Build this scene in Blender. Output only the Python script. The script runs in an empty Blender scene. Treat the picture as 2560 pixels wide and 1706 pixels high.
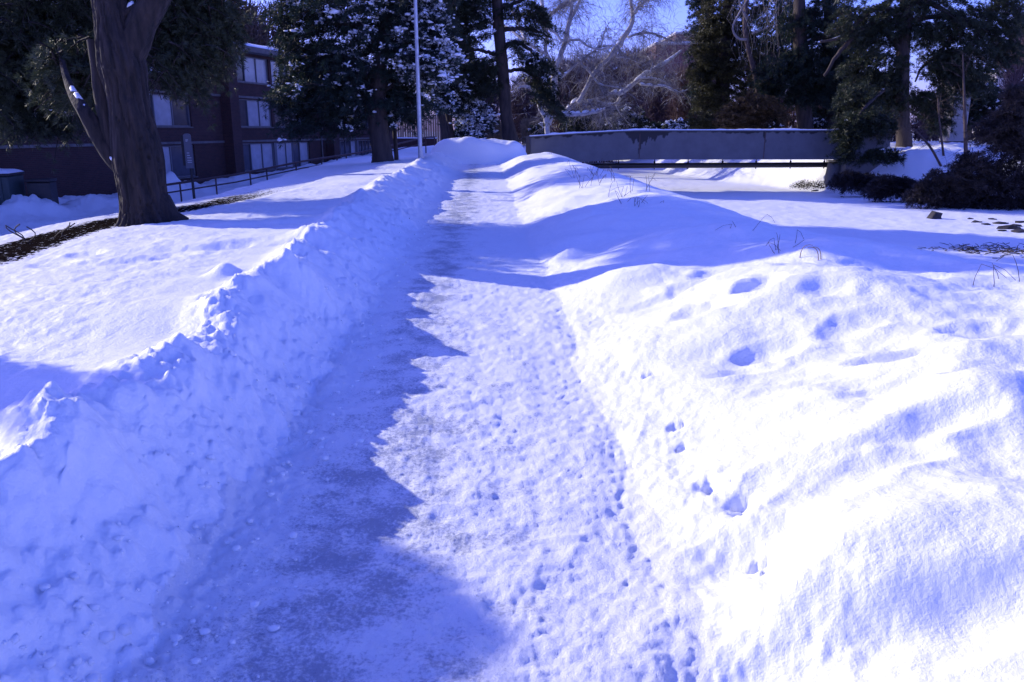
import bpy, math, numpy as np
from mathutils import Vector
rng = np.random.default_rng(7)
scene = bpy.context.scene
col = scene.collection
R = math.radians

# ------------------------------------------------------------------ camera
PITCH = R(14.8); F = 2000.0 / 2560.0; EYE = 1.6
cam_d = bpy.data.cameras.new('camera'); cam = bpy.data.objects.new('camera', cam_d); col.objects.link(cam)
cam.location = (0, 0, EYE); cam.rotation_euler = (R(90) - PITCH, 0, 0)
cam_d.sensor_width = 36; cam_d.lens = 36 * F; cam_d.clip_start = 0.05; cam_d.clip_end = 3000
scene.camera = cam

# ------------------------------------------------------------------ world, sun, exposure
SUN_EL, SUN_AZ = R(20.5), R(-60)          # azimuth from +Y, negative = to the left
world = bpy.data.worlds.new('World'); scene.world = world; world.use_nodes = True
wn = world.node_tree; bg = wn.nodes['Background']
sky = wn.nodes.new('ShaderNodeTexSky'); sky.sky_type = 'NISHITA'; sky.sun_disc = False
sky.sun_elevation = SUN_EL; sky.sun_rotation = SUN_AZ
sky.air_density = 1.0; sky.dust_density = 1.0; sky.ozone_density = 7.0; sky.altitude = 400
tint = wn.nodes.new('ShaderNodeMixRGB'); tint.blend_type = 'MULTIPLY'; tint.inputs['Fac'].default_value = 1
tint.inputs['Color2'].default_value = (1.22, 0.87, 1.85, 1)      # the photograph's violet-blue winter sky
wn.links.new(sky.outputs['Color'], tint.inputs['Color1']); wn.links.new(tint.outputs['Color'], bg.inputs['Color']); bg.inputs['Strength'].default_value = 0.145
sun_d = bpy.data.lights.new('sun', 'SUN'); sun = bpy.data.objects.new('sun', sun_d); col.objects.link(sun)
sun_d.energy = 3.6; sun_d.angle = R(0.5); sun_d.color = (1.0, 0.92, 0.74)
sd = Vector((math.sin(SUN_AZ) * math.cos(SUN_EL), math.cos(SUN_AZ) * math.cos(SUN_EL), math.sin(SUN_EL)))
sun.rotation_euler = sd.to_track_quat('Z', 'Y').to_euler()
vs = scene.view_settings
vs.view_transform = 'Standard'; vs.look = 'None'; vs.gamma = 1.0; vs.use_curve_mapping = False
vs.exposure = 0.55
scene.cycles.max_bounces = 6; scene.cycles.diffuse_bounces = 4; scene.cycles.transparent_max_bounces = 4
scene.cycles.use_denoising = True

# ------------------------------------------------------------------ helpers
CP, SP = math.cos(PITCH), math.sin(PITCH)
def at(px, py, Y):
    """photograph measurement (2560 px wide) + forward distance in metres -> world point"""
    dx = (px - 1280) / 2000.0; dv = (853 - py) / 2000.0
    t = Y / (CP + dv * SP)
    return np.array([t * dx, Y, EYE + t * (-SP + dv * CP)])

def _hash(ix, iy, s):
    n = (ix.astype(np.int64) * 374761393 + iy.astype(np.int64) * 668265263 + s * 974711) & 0xffffffff
    n = ((n ^ (n >> 13)) * 1274126177) & 0xffffffff
    n = (n ^ (n >> 16)) & 0xffffffff
    return n / 4294967295.0
def vn(x, y, s=0):
    x = np.asarray(x, float); y = np.asarray(y, float)
    ix = np.floor(x); iy = np.floor(y); fx = x - ix; fy = y - iy
    fx = fx * fx * fx * (fx * (fx * 6 - 15) + 10); fy = fy * fy * fy * (fy * (fy * 6 - 15) + 10)
    a = _hash(ix, iy, s); b = _hash(ix + 1, iy, s); c = _hash(ix, iy + 1, s); d = _hash(ix + 1, iy + 1, s)
    return (a + (b - a) * fx + (c - a) * fy + (a - b - c + d) * fx * fy) * 2 - 1
def fbm(x, y, o=4, s=0, g=0.5):
    v = 0; a = 1
    for i in range(o):
        v = v + a * vn(x * 2 ** i + 17.3 * i, y * 2 ** i - 9.1 * i, s + i); a *= g
    return v
def worley(x, y, s=0):
    ix = np.floor(x); iy = np.floor(y); best = np.full(x.shape, 9.0); val = np.zeros(x.shape)
    for a in (-1, 0, 1):
        for b in (-1, 0, 1):
            cx = ix + a; cy = iy + b
            px = cx + _hash(cx, cy, s); py = cy + _hash(cx, cy, s + 1)
            d = np.hypot(px - x, py - y); m = d < best
            best = np.where(m, d, best); val = np.where(m, _hash(cx, cy, s + 2), val)
    return best, val
def ss(a, b, x):
    t = np.clip((x - a) / (b - a), 0, 1); return t * t * (3 - 2 * t)

class MB:
    def __init__(self): self.v = []; self.f = {3: [], 4: []}; self.n = 0
    def add(self, v, f):
        v = np.asarray(v, float).reshape(-1, 3); f = np.asarray(f, int)
        self.v.append(v); self.f[f.shape[1]].append(f + self.n); self.n += len(v)
    def mesh(self, name, smooth=True):
        me = bpy.data.meshes.new(name)
        if not self.n: return me
        v = np.concatenate(self.v); me.vertices.add(len(v)); me.vertices.foreach_set('co', v.astype(np.float32).ravel())
        idx = []; tot = []
        for k in (3, 4):
            if self.f[k]:
                a = np.concatenate(self.f[k]); idx.append(a.ravel()); tot.append(np.full(len(a), k))
        idx = np.concatenate(idx); tot = np.concatenate(tot)
        st = np.concatenate([[0], np.cumsum(tot)[:-1]])
        me.loops.add(len(idx)); me.loops.foreach_set('vertex_index', idx.astype(np.int32))
        me.polygons.add(len(tot)); me.polygons.foreach_set('loop_start', st.astype(np.int32))
        me.polygons.foreach_set('loop_total', tot.astype(np.int32))
        me.polygons.foreach_set('use_smooth', np.full(len(tot), smooth))
        me.update(calc_edges=True); return me
    # --- shapes
    def tube(self, pts, rad, sides=6, cap=True, wob=None):
        p = np.asarray(pts, float); n = len(p); r = np.broadcast_to(np.asarray(rad, float), (n,))
        t = np.gradient(p, axis=0); t /= np.linalg.norm(t, axis=1)[:, None] + 1e-9
        ref = np.array([0, 0, 1.0]) if abs(t[0][2]) < .8 else np.array([1.0, 0, 0])
        u = np.zeros_like(p)
        for i in range(n):
            w = ref - t[i] * ref.dot(t[i]); w /= np.linalg.norm(w) + 1e-9; u[i] = w; ref = w
        b = np.cross(t, u); a = np.arange(sides) / sides * 2 * np.pi
        rr = r[:, None] * np.ones(sides)
        if wob is not None: rr = rr * wob(n, a)
        ring = p[:, None] + rr[..., None] * (np.cos(a)[None, :, None] * u[:, None] + np.sin(a)[None, :, None] * b[:, None])
        i, j = np.meshgrid(np.arange(n - 1), np.arange(sides), indexing='ij'); k = (j + 1) % sides
        f = np.stack([i * sides + j, i * sides + k, (i + 1) * sides + k, (i + 1) * sides + j], -1).reshape(-1, 4)
        self.add(ring, f)
        if cap:
            for e, o in ((0, 1), (n - 1, -1)):
                base = self.n; self.add(np.vstack([ring[e], p[e]]), [[j, (j + 1) % sides, sides][::-o] for j in range(sides)])
    def box(self, c, s, rz=0.0, bev=0.0):
        x, y, z = np.asarray(s, float) / 2
        if bev > 0:
            q = []
            for sz in (-1, 1):
                for ins, zz in ((bev, z), (0, z - bev))[::1 if sz > 0 else 1]:
                    q.append([(sx * (x - ins), sy * (y - ins), sz * zz) for sx, sy in ((-1, -1), (1, -1), (1, 1), (-1, 1))])
            q = np.array([q[0], q[1], q[3], q[2]]).reshape(-1, 3)
            f = [[3, 2, 1, 0], [12, 13, 14, 15]]
            for l in range(3):
                for j in range(4): f.append([l * 4 + j, l * 4 + (j + 1) % 4, l * 4 + 4 + (j + 1) % 4, l * 4 + 4 + j])
        else:
            q = np.array([(sx * x, sy * y, sz * z) for sz in (-1, 1) for sx, sy in ((-1, -1), (1, -1), (1, 1), (-1, 1))])
            f = [[3, 2, 1, 0], [4, 5, 6, 7]] + [[j, (j + 1) % 4, 4 + (j + 1) % 4, 4 + j] for j in range(4)]
        cr, sr = math.cos(rz), math.sin(rz)
        q = np.stack([q[:, 0] * cr - q[:, 1] * sr, q[:, 0] * sr + q[:, 1] * cr, q[:, 2]], -1)
        self.add(q + np.asarray(c, float), f)
    def needles(self, C, D, L, W, k, spread=.7, droop=.15):
        n = len(C)
        if not n: return
        d = D[:, None] + spread * rng.normal(size=(n, k, 3)); d /= np.linalg.norm(d, axis=2)[..., None]
        s = np.cross(d, rng.normal(size=(n, k, 3))); s /= np.linalg.norm(s, axis=2)[..., None] + 1e-9
        l = L * rng.uniform(.55, 1.15, (n, k, 1)); o = C[:, None] + d * l * .08
        tip = o + d * l; tip[..., 2] -= droop * l[..., 0]
        mid = o + d * l * .45
        v = np.stack([o, mid + s * W / 2, tip, mid - s * W / 2], 2).reshape(-1, 3)
        self.add(v, np.arange(n * k * 4).reshape(-1, 4))
    def blobs(self, C, S):
        """low lumps: icosahedra, deformed"""
        n = len(C)
        if not n: return
        g = (1 + 5 ** .5) / 2
        b = np.array([(-1, g, 0), (1, g, 0), (-1, -g, 0), (1, -g, 0), (0, -1, g), (0, 1, g), (0, -1, -g), (0, 1, -g), (g, 0, -1), (g, 0, 1), (-g, 0, -1), (-g, 0, 1)]) / 1.9
        f = np.array([(0, 11, 5), (0, 5, 1), (0, 1, 7), (0, 7, 10), (0, 10, 11), (1, 5, 9), (5, 11, 4), (11, 10, 2), (10, 7, 6), (7, 1, 8), (3, 9, 4), (3, 4, 2), (3, 2, 6), (3, 6, 8), (3, 8, 9), (4, 9, 5), (2, 4, 11), (6, 2, 10), (8, 6, 7), (9, 8, 1)])
        v = b[None] * rng.uniform(.6, 1.35, (n, 12, 1)) * np.asarray(S)[:, None] + np.asarray(C)[:, None]
        self.add(v, (f[None] + 12 * np.arange(n)[:, None, None]).reshape(-1, 3))
    def grid(self, V, flip=False):
        n, m = V.shape[:2]
        i, j = np.meshgrid(np.arange(n - 1), np.arange(m - 1), indexing='ij')
        f = np.stack([i * m + j, i * m + j + 1, (i + 1) * m + j + 1, (i + 1) * m + j], -1).reshape(-1, 4)
        self.add(V, f[:, ::-1] if flip else f)

def obj(name, mb, mat, parent=None, smooth=True, label=None, cat=None, group=None, kind=None):
    me = mb.mesh(name, smooth) if isinstance(mb, MB) else mb
    if mat and not me.materials: me.materials.append(mat)
    o = bpy.data.objects.new(name, me); col.objects.link(o)
    if parent:
        o.parent = parent
        if parent.parent: base = parent.parent.location
        else: base = parent.location
        if isinstance(mb, MB):
            off = Vector(parent.location) + (Vector(parent.parent.location) if parent.parent else Vector())
            me.transform(__import__('mathutils').Matrix.Translation(-off)); me.update()
    tag(o, label, cat, group, kind); return o
def tag(o, label=None, cat=None, group=None, kind=None):
    if label: o['label'] = label
    if cat: o['category'] = cat
    if group: o['group'] = group
    if kind: o['kind'] = kind
def thing(name, label, cat, loc, group=None):
    o = bpy.data.objects.new(name, None); col.objects.link(o); o.location = tuple(float(c) for c in loc)
    o.empty_display_size = .3
    tag(o, label, cat, group); return o

# ------------------------------------------------------------------ materials
def nodes(name):
    m = bpy.data.materials.new(name); m.use_nodes = True; t = m.node_tree
    return m, t, t.nodes['Principled BSDF']
def N(t, kind, **kw):
    n = t.nodes.new(kind)
    for k, v in kw.items():
        if k in n.inputs: n.inputs[k].default_value = v
        else: setattr(n, k, v)
    return n
def ramp(t, stops):
    n = t.nodes.new('ShaderNodeValToRGB'); e = n.color_ramp.elements
    while len(e) < len(stops): e.new(.5)
    for q, (p, c) in zip(e, stops): q.position = p; q.color = (*c, 1) if len(c) == 3 else c
    return n
def simple(name, c, rough=.7, c2=None, scale=6, detail=5, bump=0, bscale=30, metal=0, stretch=None):
    m, t, b = nodes(name); b.inputs['Roughness'].default_value = rough; b.inputs['Metallic'].default_value = metal
    tc = N(t, 'ShaderNodeTexCoord'); src = tc.outputs['Object']
    if stretch:
        mp = N(t, 'ShaderNodeMapping'); mp.inputs['Scale'].default_value = stretch
        t.links.new(src, mp.inputs['Vector']); src = mp.outputs['Vector']
    if c2:
        n = N(t, 'ShaderNodeTexNoise', Scale=scale, Detail=detail); r = ramp(t, [(.35, c), (.68, c2)])
        t.links.new(src, n.inputs['Vector']); t.links.new(n.outputs['Fac'], r.inputs['Fac']); t.links.new(r.outputs['Color'], b.inputs['Base Color'])
    else: b.inputs['Base Color'].default_value = (*c, 1)
    if bump:
        n2 = N(t, 'ShaderNodeTexNoise', Scale=bscale, Detail=6); bp = N(t, 'ShaderNodeBump', Strength=min(1, bump), Distance=.03)
        t.links.new(src, n2.inputs['Vector']); t.links.new(n2.outputs['Fac'], bp.inputs['Height']); t.links.new(bp.outputs['Normal'], b.inputs['Normal'])
    return m
def snow_mat(name, soil=False):
    m, t, b = nodes(name); L = t.links.new
    b.inputs['Roughness'].default_value = .55; b.inputs['Specular IOR Level'].default_value = .25
    tc = N(t, 'ShaderNodeTexCoord'); P = tc.outputs['Object']
    n1 = N(t, 'ShaderNodeTexNoise', Scale=65, Detail=6, Roughness=.7); L(P, n1.inputs['Vector'])
    n2 = N(t, 'ShaderNodeTexNoise', Scale=22, Detail=5, Roughness=.6); L(P, n2.inputs['Vector'])
    mx = N(t, 'ShaderNodeMath', operation='MULTIPLY_ADD'); mx.inputs[1].default_value = .6
    L(n1.outputs['Fac'], mx.inputs[0]); L(n2.outputs['Fac'], mx.inputs[2])
    bp = N(t, 'ShaderNodeBump', Strength=.6, Distance=.015); L(mx.outputs[0], bp.inputs['Height']); L(bp.outputs['Normal'], b.inputs['Normal'])
    c = ramp(t, [(.3, (.84, .86, .90)), (.7, (.90, .91, .92))]); L(n2.outputs['Fac'], c.inputs['Fac'])
    # glinting crystals: tiny cells with a smooth facet
    vo = N(t, 'ShaderNodeTexVoronoi', Scale=160); L(P, vo.inputs['Vector'])
    out = c.outputs['Color']
    if soil:
        at_ = N(t, 'ShaderNodeAttribute', attribute_name='soil')
        n3 = N(t, 'ShaderNodeTexNoise', Scale=14, Detail=6, Roughness=.7); L(P, n3.inputs['Vector'])
        ad = N(t, 'ShaderNodeMath', operation='ADD'); L(at_.outputs['Fac'], ad.inputs[0]); L(n3.outputs['Fac'], ad.inputs[1])
        r = ramp(t, [(.93, (0, 0, 0)), (1.0, (1, 1, 1))])
        sb = N(t, 'ShaderNodeMath', operation='SUBTRACT'); L(ad.outputs[0], sb.inputs[0]); sb.inputs[1].default_value = .05; L(sb.outputs[0], r.inputs['Fac'])
        sc = ramp(t, [(.3, (.006, .005, .005)), (.75, (.022, .016, .012))]); n4 = N(t, 'ShaderNodeTexNoise', Scale=60, Detail=4); L(P, n4.inputs['Vector']); L(n4.outputs['Fac'], sc.inputs['Fac'])
        mi = N(t, 'ShaderNodeMixRGB'); sp = N(t, 'ShaderNodeMapRange'); L(r.outputs['Color'], sp.inputs['Value']); sp.inputs['To Min'].default_value = .25; sp.inputs['To Max'].default_value = .0; L(sp.outputs[0], b.inputs['Specular IOR Level'])
        L(r.outputs['Color'], mi.inputs['Fac']); L(out, mi.inputs['Color1']); L(sc.outputs['Color'], mi.inputs['Color2']); out = mi.outputs['Color']
    L(out, b.inputs['Base Color'])
    return m
SNOW = snow_mat('snow'); GSNOW = snow_mat('ground_snow', True)
def path_mat():
    m, t, b = nodes('trodden_snow_and_ice'); L = t.links.new
    tc = N(t, 'ShaderNodeTexCoord'); P = tc.outputs['Object']
    a = N(t, 'ShaderNodeTexNoise', Scale=3.2, Detail=9, Roughness=.72); L(P, a.inputs['Vector'])
    f = N(t, 'ShaderNodeTexNoise', Scale=60, Detail=7, Roughness=.75); L(P, f.inputs['Vector'])
    at_ = N(t, 'ShaderNodeAttribute', attribute_name='wear')
    s1 = N(t, 'ShaderNodeMath', operation='MULTIPLY_ADD'); s1.inputs[1].default_value = .85; L(f.outputs['Fac'], s1.inputs[0]); L(a.outputs['Fac'], s1.inputs[2])
    s2 = N(t, 'ShaderNodeMath', operation='ADD'); L(s1.outputs[0], s2.inputs[0]); L(at_.outputs['Fac'], s2.inputs[1])
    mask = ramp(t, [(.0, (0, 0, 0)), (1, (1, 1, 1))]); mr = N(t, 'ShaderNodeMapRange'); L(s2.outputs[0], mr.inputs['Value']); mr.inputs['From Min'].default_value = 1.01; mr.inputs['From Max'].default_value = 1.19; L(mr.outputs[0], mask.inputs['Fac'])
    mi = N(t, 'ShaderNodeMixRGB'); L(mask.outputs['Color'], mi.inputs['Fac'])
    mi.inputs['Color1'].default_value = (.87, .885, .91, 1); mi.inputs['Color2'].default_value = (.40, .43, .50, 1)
    L(mi.outputs['Color'], b.inputs['Base Color'])
    rr = N(t, 'ShaderNodeMapRange'); L(mask.outputs['Color'], rr.inputs['Value']); rr.inputs['To Min'].default_value = .6; rr.inputs['To Max'].default_value = .32
    L(rr.outputs[0], b.inputs['Roughness']); b.inputs['Specular IOR Level'].default_value = .3
    h = N(t, 'ShaderNodeTexNoise', Scale=75, Detail=6, Roughness=.75); L(P, h.inputs['Vector'])
    bp = N(t, 'ShaderNodeBump', Strength=.85, Distance=.012); L(h.outputs['Fac'], bp.inputs['Height']); L(bp.outputs['Normal'], b.inputs['Normal'])
    return m
PATH = path_mat()
BARK = simple('dark_pine_bark', (.009, .007, .008), .95, (.042, .03, .028), 11, 8, 1, 16, stretch=(1, 1, .16))
PBARK = simple('pine_bark', (.03, .022, .02), .9, (.07, .05, .04), 6, 8, 1, 14, stretch=(1, 1, .25))
BIRCH = simple('pale_birch_bark', (.40, .37, .36), .8, (.60, .57, .54), 3, 6, .5, 10)
TWIG = simple('twig_bark', (.06, .04, .035), .85, (.11, .075, .06), 4)
TWIGP = simple('purple_twigs', (.06, .036, .045), .85, (.13, .08, .085), .8)
STRAW = simple('dry_straw', (.20, .14, .08), .8, (.34, .25, .15), 8)
STEM = simple('dead_weed_stem', (.06, .045, .035), .85)
def leaf_mat(name, c, c2, scale=1.4, tr=.25):
    m, t, b = nodes(name); L = t.links.new
    tc = N(t, 'ShaderNodeTexCoord'); n = N(t, 'ShaderNodeTexNoise', Scale=scale, Detail=5); L(tc.outputs['Object'], n.inputs['Vector'])
    r = ramp(t, [(.35, c), (.7, c2)]); L(n.outputs['Fac'], r.inputs['Fac']); L(r.outputs['Color'], b.inputs['Base Color'])
    b.inputs['Roughness'].default_value = .55
    d = N(t, 'ShaderNodeBsdfTranslucent'); L(r.outputs['Color'], d.inputs['Color'])
    mx = N(t, 'ShaderNodeMixShader'); mx.inputs['Fac'].default_value = tr
    L(b.outputs[0], mx.inputs[1]); L(d.outputs[0], mx.inputs[2]); L(mx.outputs[0], t.nodes['Material Output'].inputs['Surface'])
    return m
NEEDLE = leaf_mat('dark_pine_needles', (.018, .028, .014), (.05, .065, .03))
NEEDLE2 = leaf_mat('blue_green_needles', (.015, .028, .018), (.035, .06, .04))
BRUSH = leaf_mat('dark_brownish_brush', (.022, .018, .017), (.065, .05, .045))
OLIVE = leaf_mat('olive_conifer_foliage', (.03, .035, .014), (.10, .095, .035), 1.0)
BROWNLEAF = leaf_mat('brown_dry_leaves', (.06, .04, .018), (.16, .11, .05), 1.0)
DARKLEAF = leaf_mat('dark_broad_leaves', (.014, .022, .012), (.04, .055, .028), 2)

# ------------------------------------------------------------------ terrain
def axis(y): return -.22 - .031 * np.minimum(y, 44.0)
UE_Y = [-5, 0, 5, 7, 9, 11.5, 15.5, 30, 42, 55, 75, 95, 120]; UE_U = [6, 5.8, 5.4, 5.2, 4.7, 4.1, 3.9, 3.85, 4.0, 4.4, 6, 9, 20]
TOE_Y = [-5, 10, 20, 27, 33, 39, 41, 43, 46, 50, 60, 90, 140]; TOE_X = [30, 26, 23, 21.5, 20.5, 19.3, 17.2, 15.2, 14.4, 13, 11.2, 11.5, 22]
# hollows (x, y, depth, radius x, radius y) trodden or melted into the snow
PITS = []
def _flat(px, py, z):
    dv = (853 - py) / 2000.0; a = PITCH - math.atan(dv); Y = (EYE - z) / math.tan(a)
    return at(px, py, Y)[:2]
for px, py, z, d, rx, ry in [(1905, 715, .5, .17, .22, .17), (1755, 718, .52, .12, .20, .15), (1735, 650, .55, .11, .22, .15), (1650, 640, .6, .10, .25, .14), (1790, 640, .52, .09, .2, .14),
                             (1930, 800, .5, .12, .2, .13), (2245, 893, .45, .14, .22, .15), (2480, 880, .42, .16, .25, .2), (2060, 745, .5, .10, .18, .12), (2180, 690, .42, .07, .25, .14), (2130, 815, .45, .07, .2, .12),
                             (2290, 730, .4, .07, .2, .14), (2330, 1090, .4, .10, .28, .10), (2060, 1150, .42, .08, .2, .12), (1940, 1180, .45, .06, .2, .1), (1860, 815, .52, .06, .2, .08),
                             (1990, 880, .5, .05, .28, .08), (2220, 960, .45, .05, .25, .08), (2450, 1010, .4, .06, .2, .1), (2060, 1115, .4, .10, .42, .17), (1900, 1245, .38, .12, .22, .2), (1960, 1480, .34, .09, .35, .13), (2210, 1130, .4, .07, .28, .1), (2420, 1500, .35, .08, .3, .15), (1800, 1450, .25, .06, .16, .12),
                             (130, 652, .32, .10, .26, .18), (215, 628, .33, .09, .22, .18), (330, 650, .36, .06, .28, .16), (420, 630, .4, .07, .28, .18), (560, 605, .45, .09, .25, .2), (640, 588, .5, .06, .22, .2),
                             (150, 905, .35, .05, .5, .12), (470, 628, .42, .06, .3, .1)]:
    x, y = _flat(px, py, z); PITS.append((x, y, d, rx, ry))
BUMPS = []
for px, py, z, d, rx, ry in [(565, 700, .42, .10, .12, .10), (1575, 600, .6, .12, .5, .45), (2440, 1060, .4, .13, .45, .26), (2250, 1340, .35, .10, .5, .3), (2480, 950, .42, .10, .35, .18), (1990, 1320, .4, .06, .4, .22),
                             (1420, 560, .5, .13, .22, .3), (110, 1110, .5, .10, .22, .16), (60, 1060, .5, .07, .2, .12), (430, 905, .5, .07, .12, .12), (860, 560, .62, .06, .14, .3), (740, 640, .55, .05, .12, .2), (1180, 1, .5, 0, .1, .1)]:
    if d: x, y = _flat(px, py, z); BUMPS.append((x, y, d, rx, ry))
CRACKS = []
for px, py in [(1630, 870), (1695, 975), (1715, 1015), (1785, 1120), (1805, 1135), (1855, 1175), (1868, 1195), (1915, 1285), (1930, 1325)]:
    x, y = _flat(px, py, .30); CRACKS.append((x, y, .07, .035, .03))

def terrain(x, y, detail=True):
    x = np.asarray(x, float); y = np.asarray(y, float)
    u = x - axis(y); ul = -u
    far = ss(37.5, 43, y)
    # ---- left side
    Hb = np.interp(y, [1.5, 3, 4.5, 9, 13, 25, 38], [.52, .52, .52, .50, .50, .52, .55]) * (1 - far) + .12 * far
    Hb = Hb + .07 * vn(y * 1.3, 0 * y + 3.3, 5) + .04 * vn(y * 3.1, 0 * y, 6)
    f = .84 + .07 * vn(y * 1.1, 0 * y, 8); c = np.interp(y, [0, 4, 9, 16, 40], [1.40, 1.42, 1.70, 2.05, 2.15]) + .09 * vn(y * .9, 0 * y + 7, 9) + .05 * vn(y * 3.7, 0 * y, 10)
    t = np.clip((ul - f) / (c - f), 0, 1)
    face = Hb * (.35 * t + .65 * t * t * (3 - 2 * t))
    k = np.clip((ul - c) / (5.0 - c), 0, 1)
    lawn = (Hb - .07 * ss(0, .35, ul - c)) * (1 - k) + .25 * k
    edge = 4.9 + .35 * vn(y * .25, 0 * y, 12) - .5 * np.exp(-((y - 19) / 5.0) ** 2)
    lawn = np.where(ul > edge, .25 - .13 * np.clip((ul - edge) / 1.9, 0, 1), lawn)
    zlow = np.interp(y, [0, 36, 62, 80], [-1.45, -1.45, -.45, .0])
    lowd = ss(edge + 1.8, edge + 5.0, ul)
    left = np.where(ul < c, face, lawn); left = left * (1 - lowd) + zlow * lowd
    # ---- right side
    r = .86 + .06 * vn(y * 1.3, 0 * y, 20); v = u - r
    ue = np.interp(y, UE_Y, UE_U)
    prof = np.interp(v, [0, .1, .25, .5, .95, 1.5, 2.1, 2.9, 4.5], [0, .035, .09, .20, .36, .49, .57, .56, .48]) * (1 - .6 * far)
    prof = prof - np.clip((u - ue + 1.2) / 1.2, 0, 1) ** 2 * .22
    prof = prof * (1 - .22 * np.exp(-((y - 10.2) / 1.4) ** 2)) + .1 * np.exp(-((u - 1.7) / .5) ** 2) * ss(14, 24, y) * (1 - far) * .6
    zc = -1.5
    wd = np.interp(y, [5, 12, 42], [3.2, 2.6, 2.2])
    dc = ss(0, 1, (u - ue) / wd) ; right = prof * (1 - dc) + zc * dc
    toe = np.interp(y, TOE_Y, TOE_X) + .35 * vn(y * .6, 0 * y, 30)
    ztop = np.interp(y, [0, 30, 40, 46, 70, 140], [.0, .2, .5, .8, .5, .5])
    rb = ss(0, 1, (x - toe) / 4.2) ** .8
    right = right * (1 - rb) + ztop * rb
    creek = dc * (1 - ss(-.2, .25, x - toe))
    z = np.where(u < 0, left, right)
    onpath = (ul < f) & (u < r) & (y < 41.5)
    z = np.where(onpath, 0, z)
    soil = np.zeros_like(z)
    if not detail: return z
    # ---- forms shaped by hand
    for x0, y0, d, rx, ry in PITS:
        q = np.sqrt(((x - x0) / rx) ** 2 + ((y - y0) / ry) ** 2)
        q = q * (1 + .22 * vn(x * 4.5, y * 4.5, 33) + .08 * vn(x * 13, y * 13, 34)); z -= .5 * d * np.exp(-(q / .88) ** 2) - .12 * d * np.exp(-((q - 1.2) / .3) ** 2)
    for x0, y0, d, rx, ry in BUMPS:
        z += d * np.exp(-(((x - x0) / rx) ** 2 + ((y - y0) / ry) ** 2))
    for x0, y0, d, rx, ry in CRACKS:
        q = np.hypot((x - x0) / rx + .5 * vn(x * 40, y * 40, 70), (y - y0) / ry + .5 * vn(x * 40, y * 40, 71)); w = np.exp(-q ** 2)
        z -= d * w; soil += .33 * w
    # ---- dunes and lumps
    snowy = np.clip((np.abs(u) - .95) / .5, 0, 1)
    lawnm = np.clip((ul - 1.8) / .8, 0, 1)
    rightm = np.clip((u - 1.0) / .8, 0, 1) * (1 - creek)
    z += rightm * .0035 * fbm(x * 11, y * 11, 4, 46, .6) * (1 - ss(6, 12, y)) + rightm * ((.085 - .035 * ss(7, 11, y)) * fbm(x * .9 + .35 * y, y * 1.1, 4, 40) + .008 * fbm(x * 4, y * 4, 3, 44))
    z += lawnm * .006 * fbm(x * 9, y * 9, 4, 56, .6) + lawnm * (.035 * fbm(x * .6, y * .35, 3, 50) + .006 * fbm(x * 6, y * 5, 3, 54)) * (1 - .0 * lowd)
    z += lowd * (.22 * np.maximum(0, fbm(x * .5, y * .45, 4, 58)) + .05 * fbm(x * 2.5, y * 2.2, 3, 59)) * (u < 0)
    wo = (x + 19.6) * .967 - (y - 30.5) * .2535; ws = (x + 19.6) * .2535 + (y - 30.5) * .967
    z += lowd * (u < 0) * ((.62 + .16 * fbm(x * 1.6, y * 1.6, 4, 143)) * np.exp(-((wo - 3.1) / .8) ** 2) * (1 - ss(7, 11, ws)) * (1 + .5 * vn(ws * .8, 0 * ws, 140)) + .25 * np.exp(-((wo - 1.2) / .7) ** 2) * (1 + .6 * vn(ws * .9, 0 * ws, 141)))
    # left bank: broken face, lip, crumbs
    bank = np.exp(-((ul - .5 * (f + c)) / .42) ** 2) * (u < 0) * (1 - far)
    lip = np.exp(-((ul - c) / .16) ** 2) * (u < 0) * (1 - far)
    d1, v1 = worley(x * 4.2, y * 3.0, 60); d2, v2 = worley(x * 9, y * 7.5, 64); d3, v3 = worley(x * 19, y * 16, 67)
    lump = .10 * np.maximum(0, .62 - d1) * v1 + .06 * np.maximum(0, .6 - d2) * v2 + .03 * np.maximum(0, .55 - d3) * v3
    d4, v4 = worley(x * 27 + .4 * vn(x * 9, y * 9, 74), y * 22, 72); lump2 = .035 * np.maximum(0, .6 - d3) * v3 + .02 * np.maximum(0, .6 - d4) * v4
    low = 1 - .6 * ss(.35, .75, t)
    z += bank * low * (lump2 + .010 * fbm(x * 12, y * 11, 4, 63, .6)) + bank * (.75 * low * lump * 1.5 + .05 * fbm(x * 2.4, y * 2.1, 5, 62)) + lip * (.05 * fbm(x * 3, y * 2.6, 5, 65) + .75 * lump + lump2)
    # right foot: trodden crumbly edge
    foot = np.exp(-((u - 1.12) / .3) ** 2) * (1 - far)
    z += foot * (lump2 * .5 + .010 * fbm(x * 6, y * 6, 5, 66, .55))
    # ribs across the far right bank left by the shovel
    z += .10 * np.exp(-((u - 1.6) / .55) ** 2) * ss(8.5, 11, y) * (1 - far) * fbm(y * .9 + .3 * x, x * .25, 3, 77)
    # path: packed, uneven
    pm = np.clip((.98 - np.abs(u)) / .15, 0, 1) * (y < 41.5)
    z += pm * (.010 * fbm(x * 3.4, y * 3.0, 5, 80, .6) + (.0055 * fbm(x * 16, y * 24, 5, 83, .62)) - .004 * np.maximum(0, fbm(x * 5, y * 9, 4, 86) - .3) + np.clip((np.abs(u) - .45) / .5, 0, 1) * lump2 * .3)
    z += creek * (.02 * fbm(x * .5, y * .5, 3, 90) + .012 * fbm(x * 3, y * 3, 3, 92))
    z += rb * .12 * fbm(x * .8, y * .8, 4, 95) * (u > 0)
    # ---- bare earth: strip under the trees at the lawn's edge, and the far bank under the bridge
    soil += .66 * np.exp(-((ul - edge - .8) / .75) ** 4) * (y > 3) * (1 - .75 * ss(14, 26, y)) * (u < 0)
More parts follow.
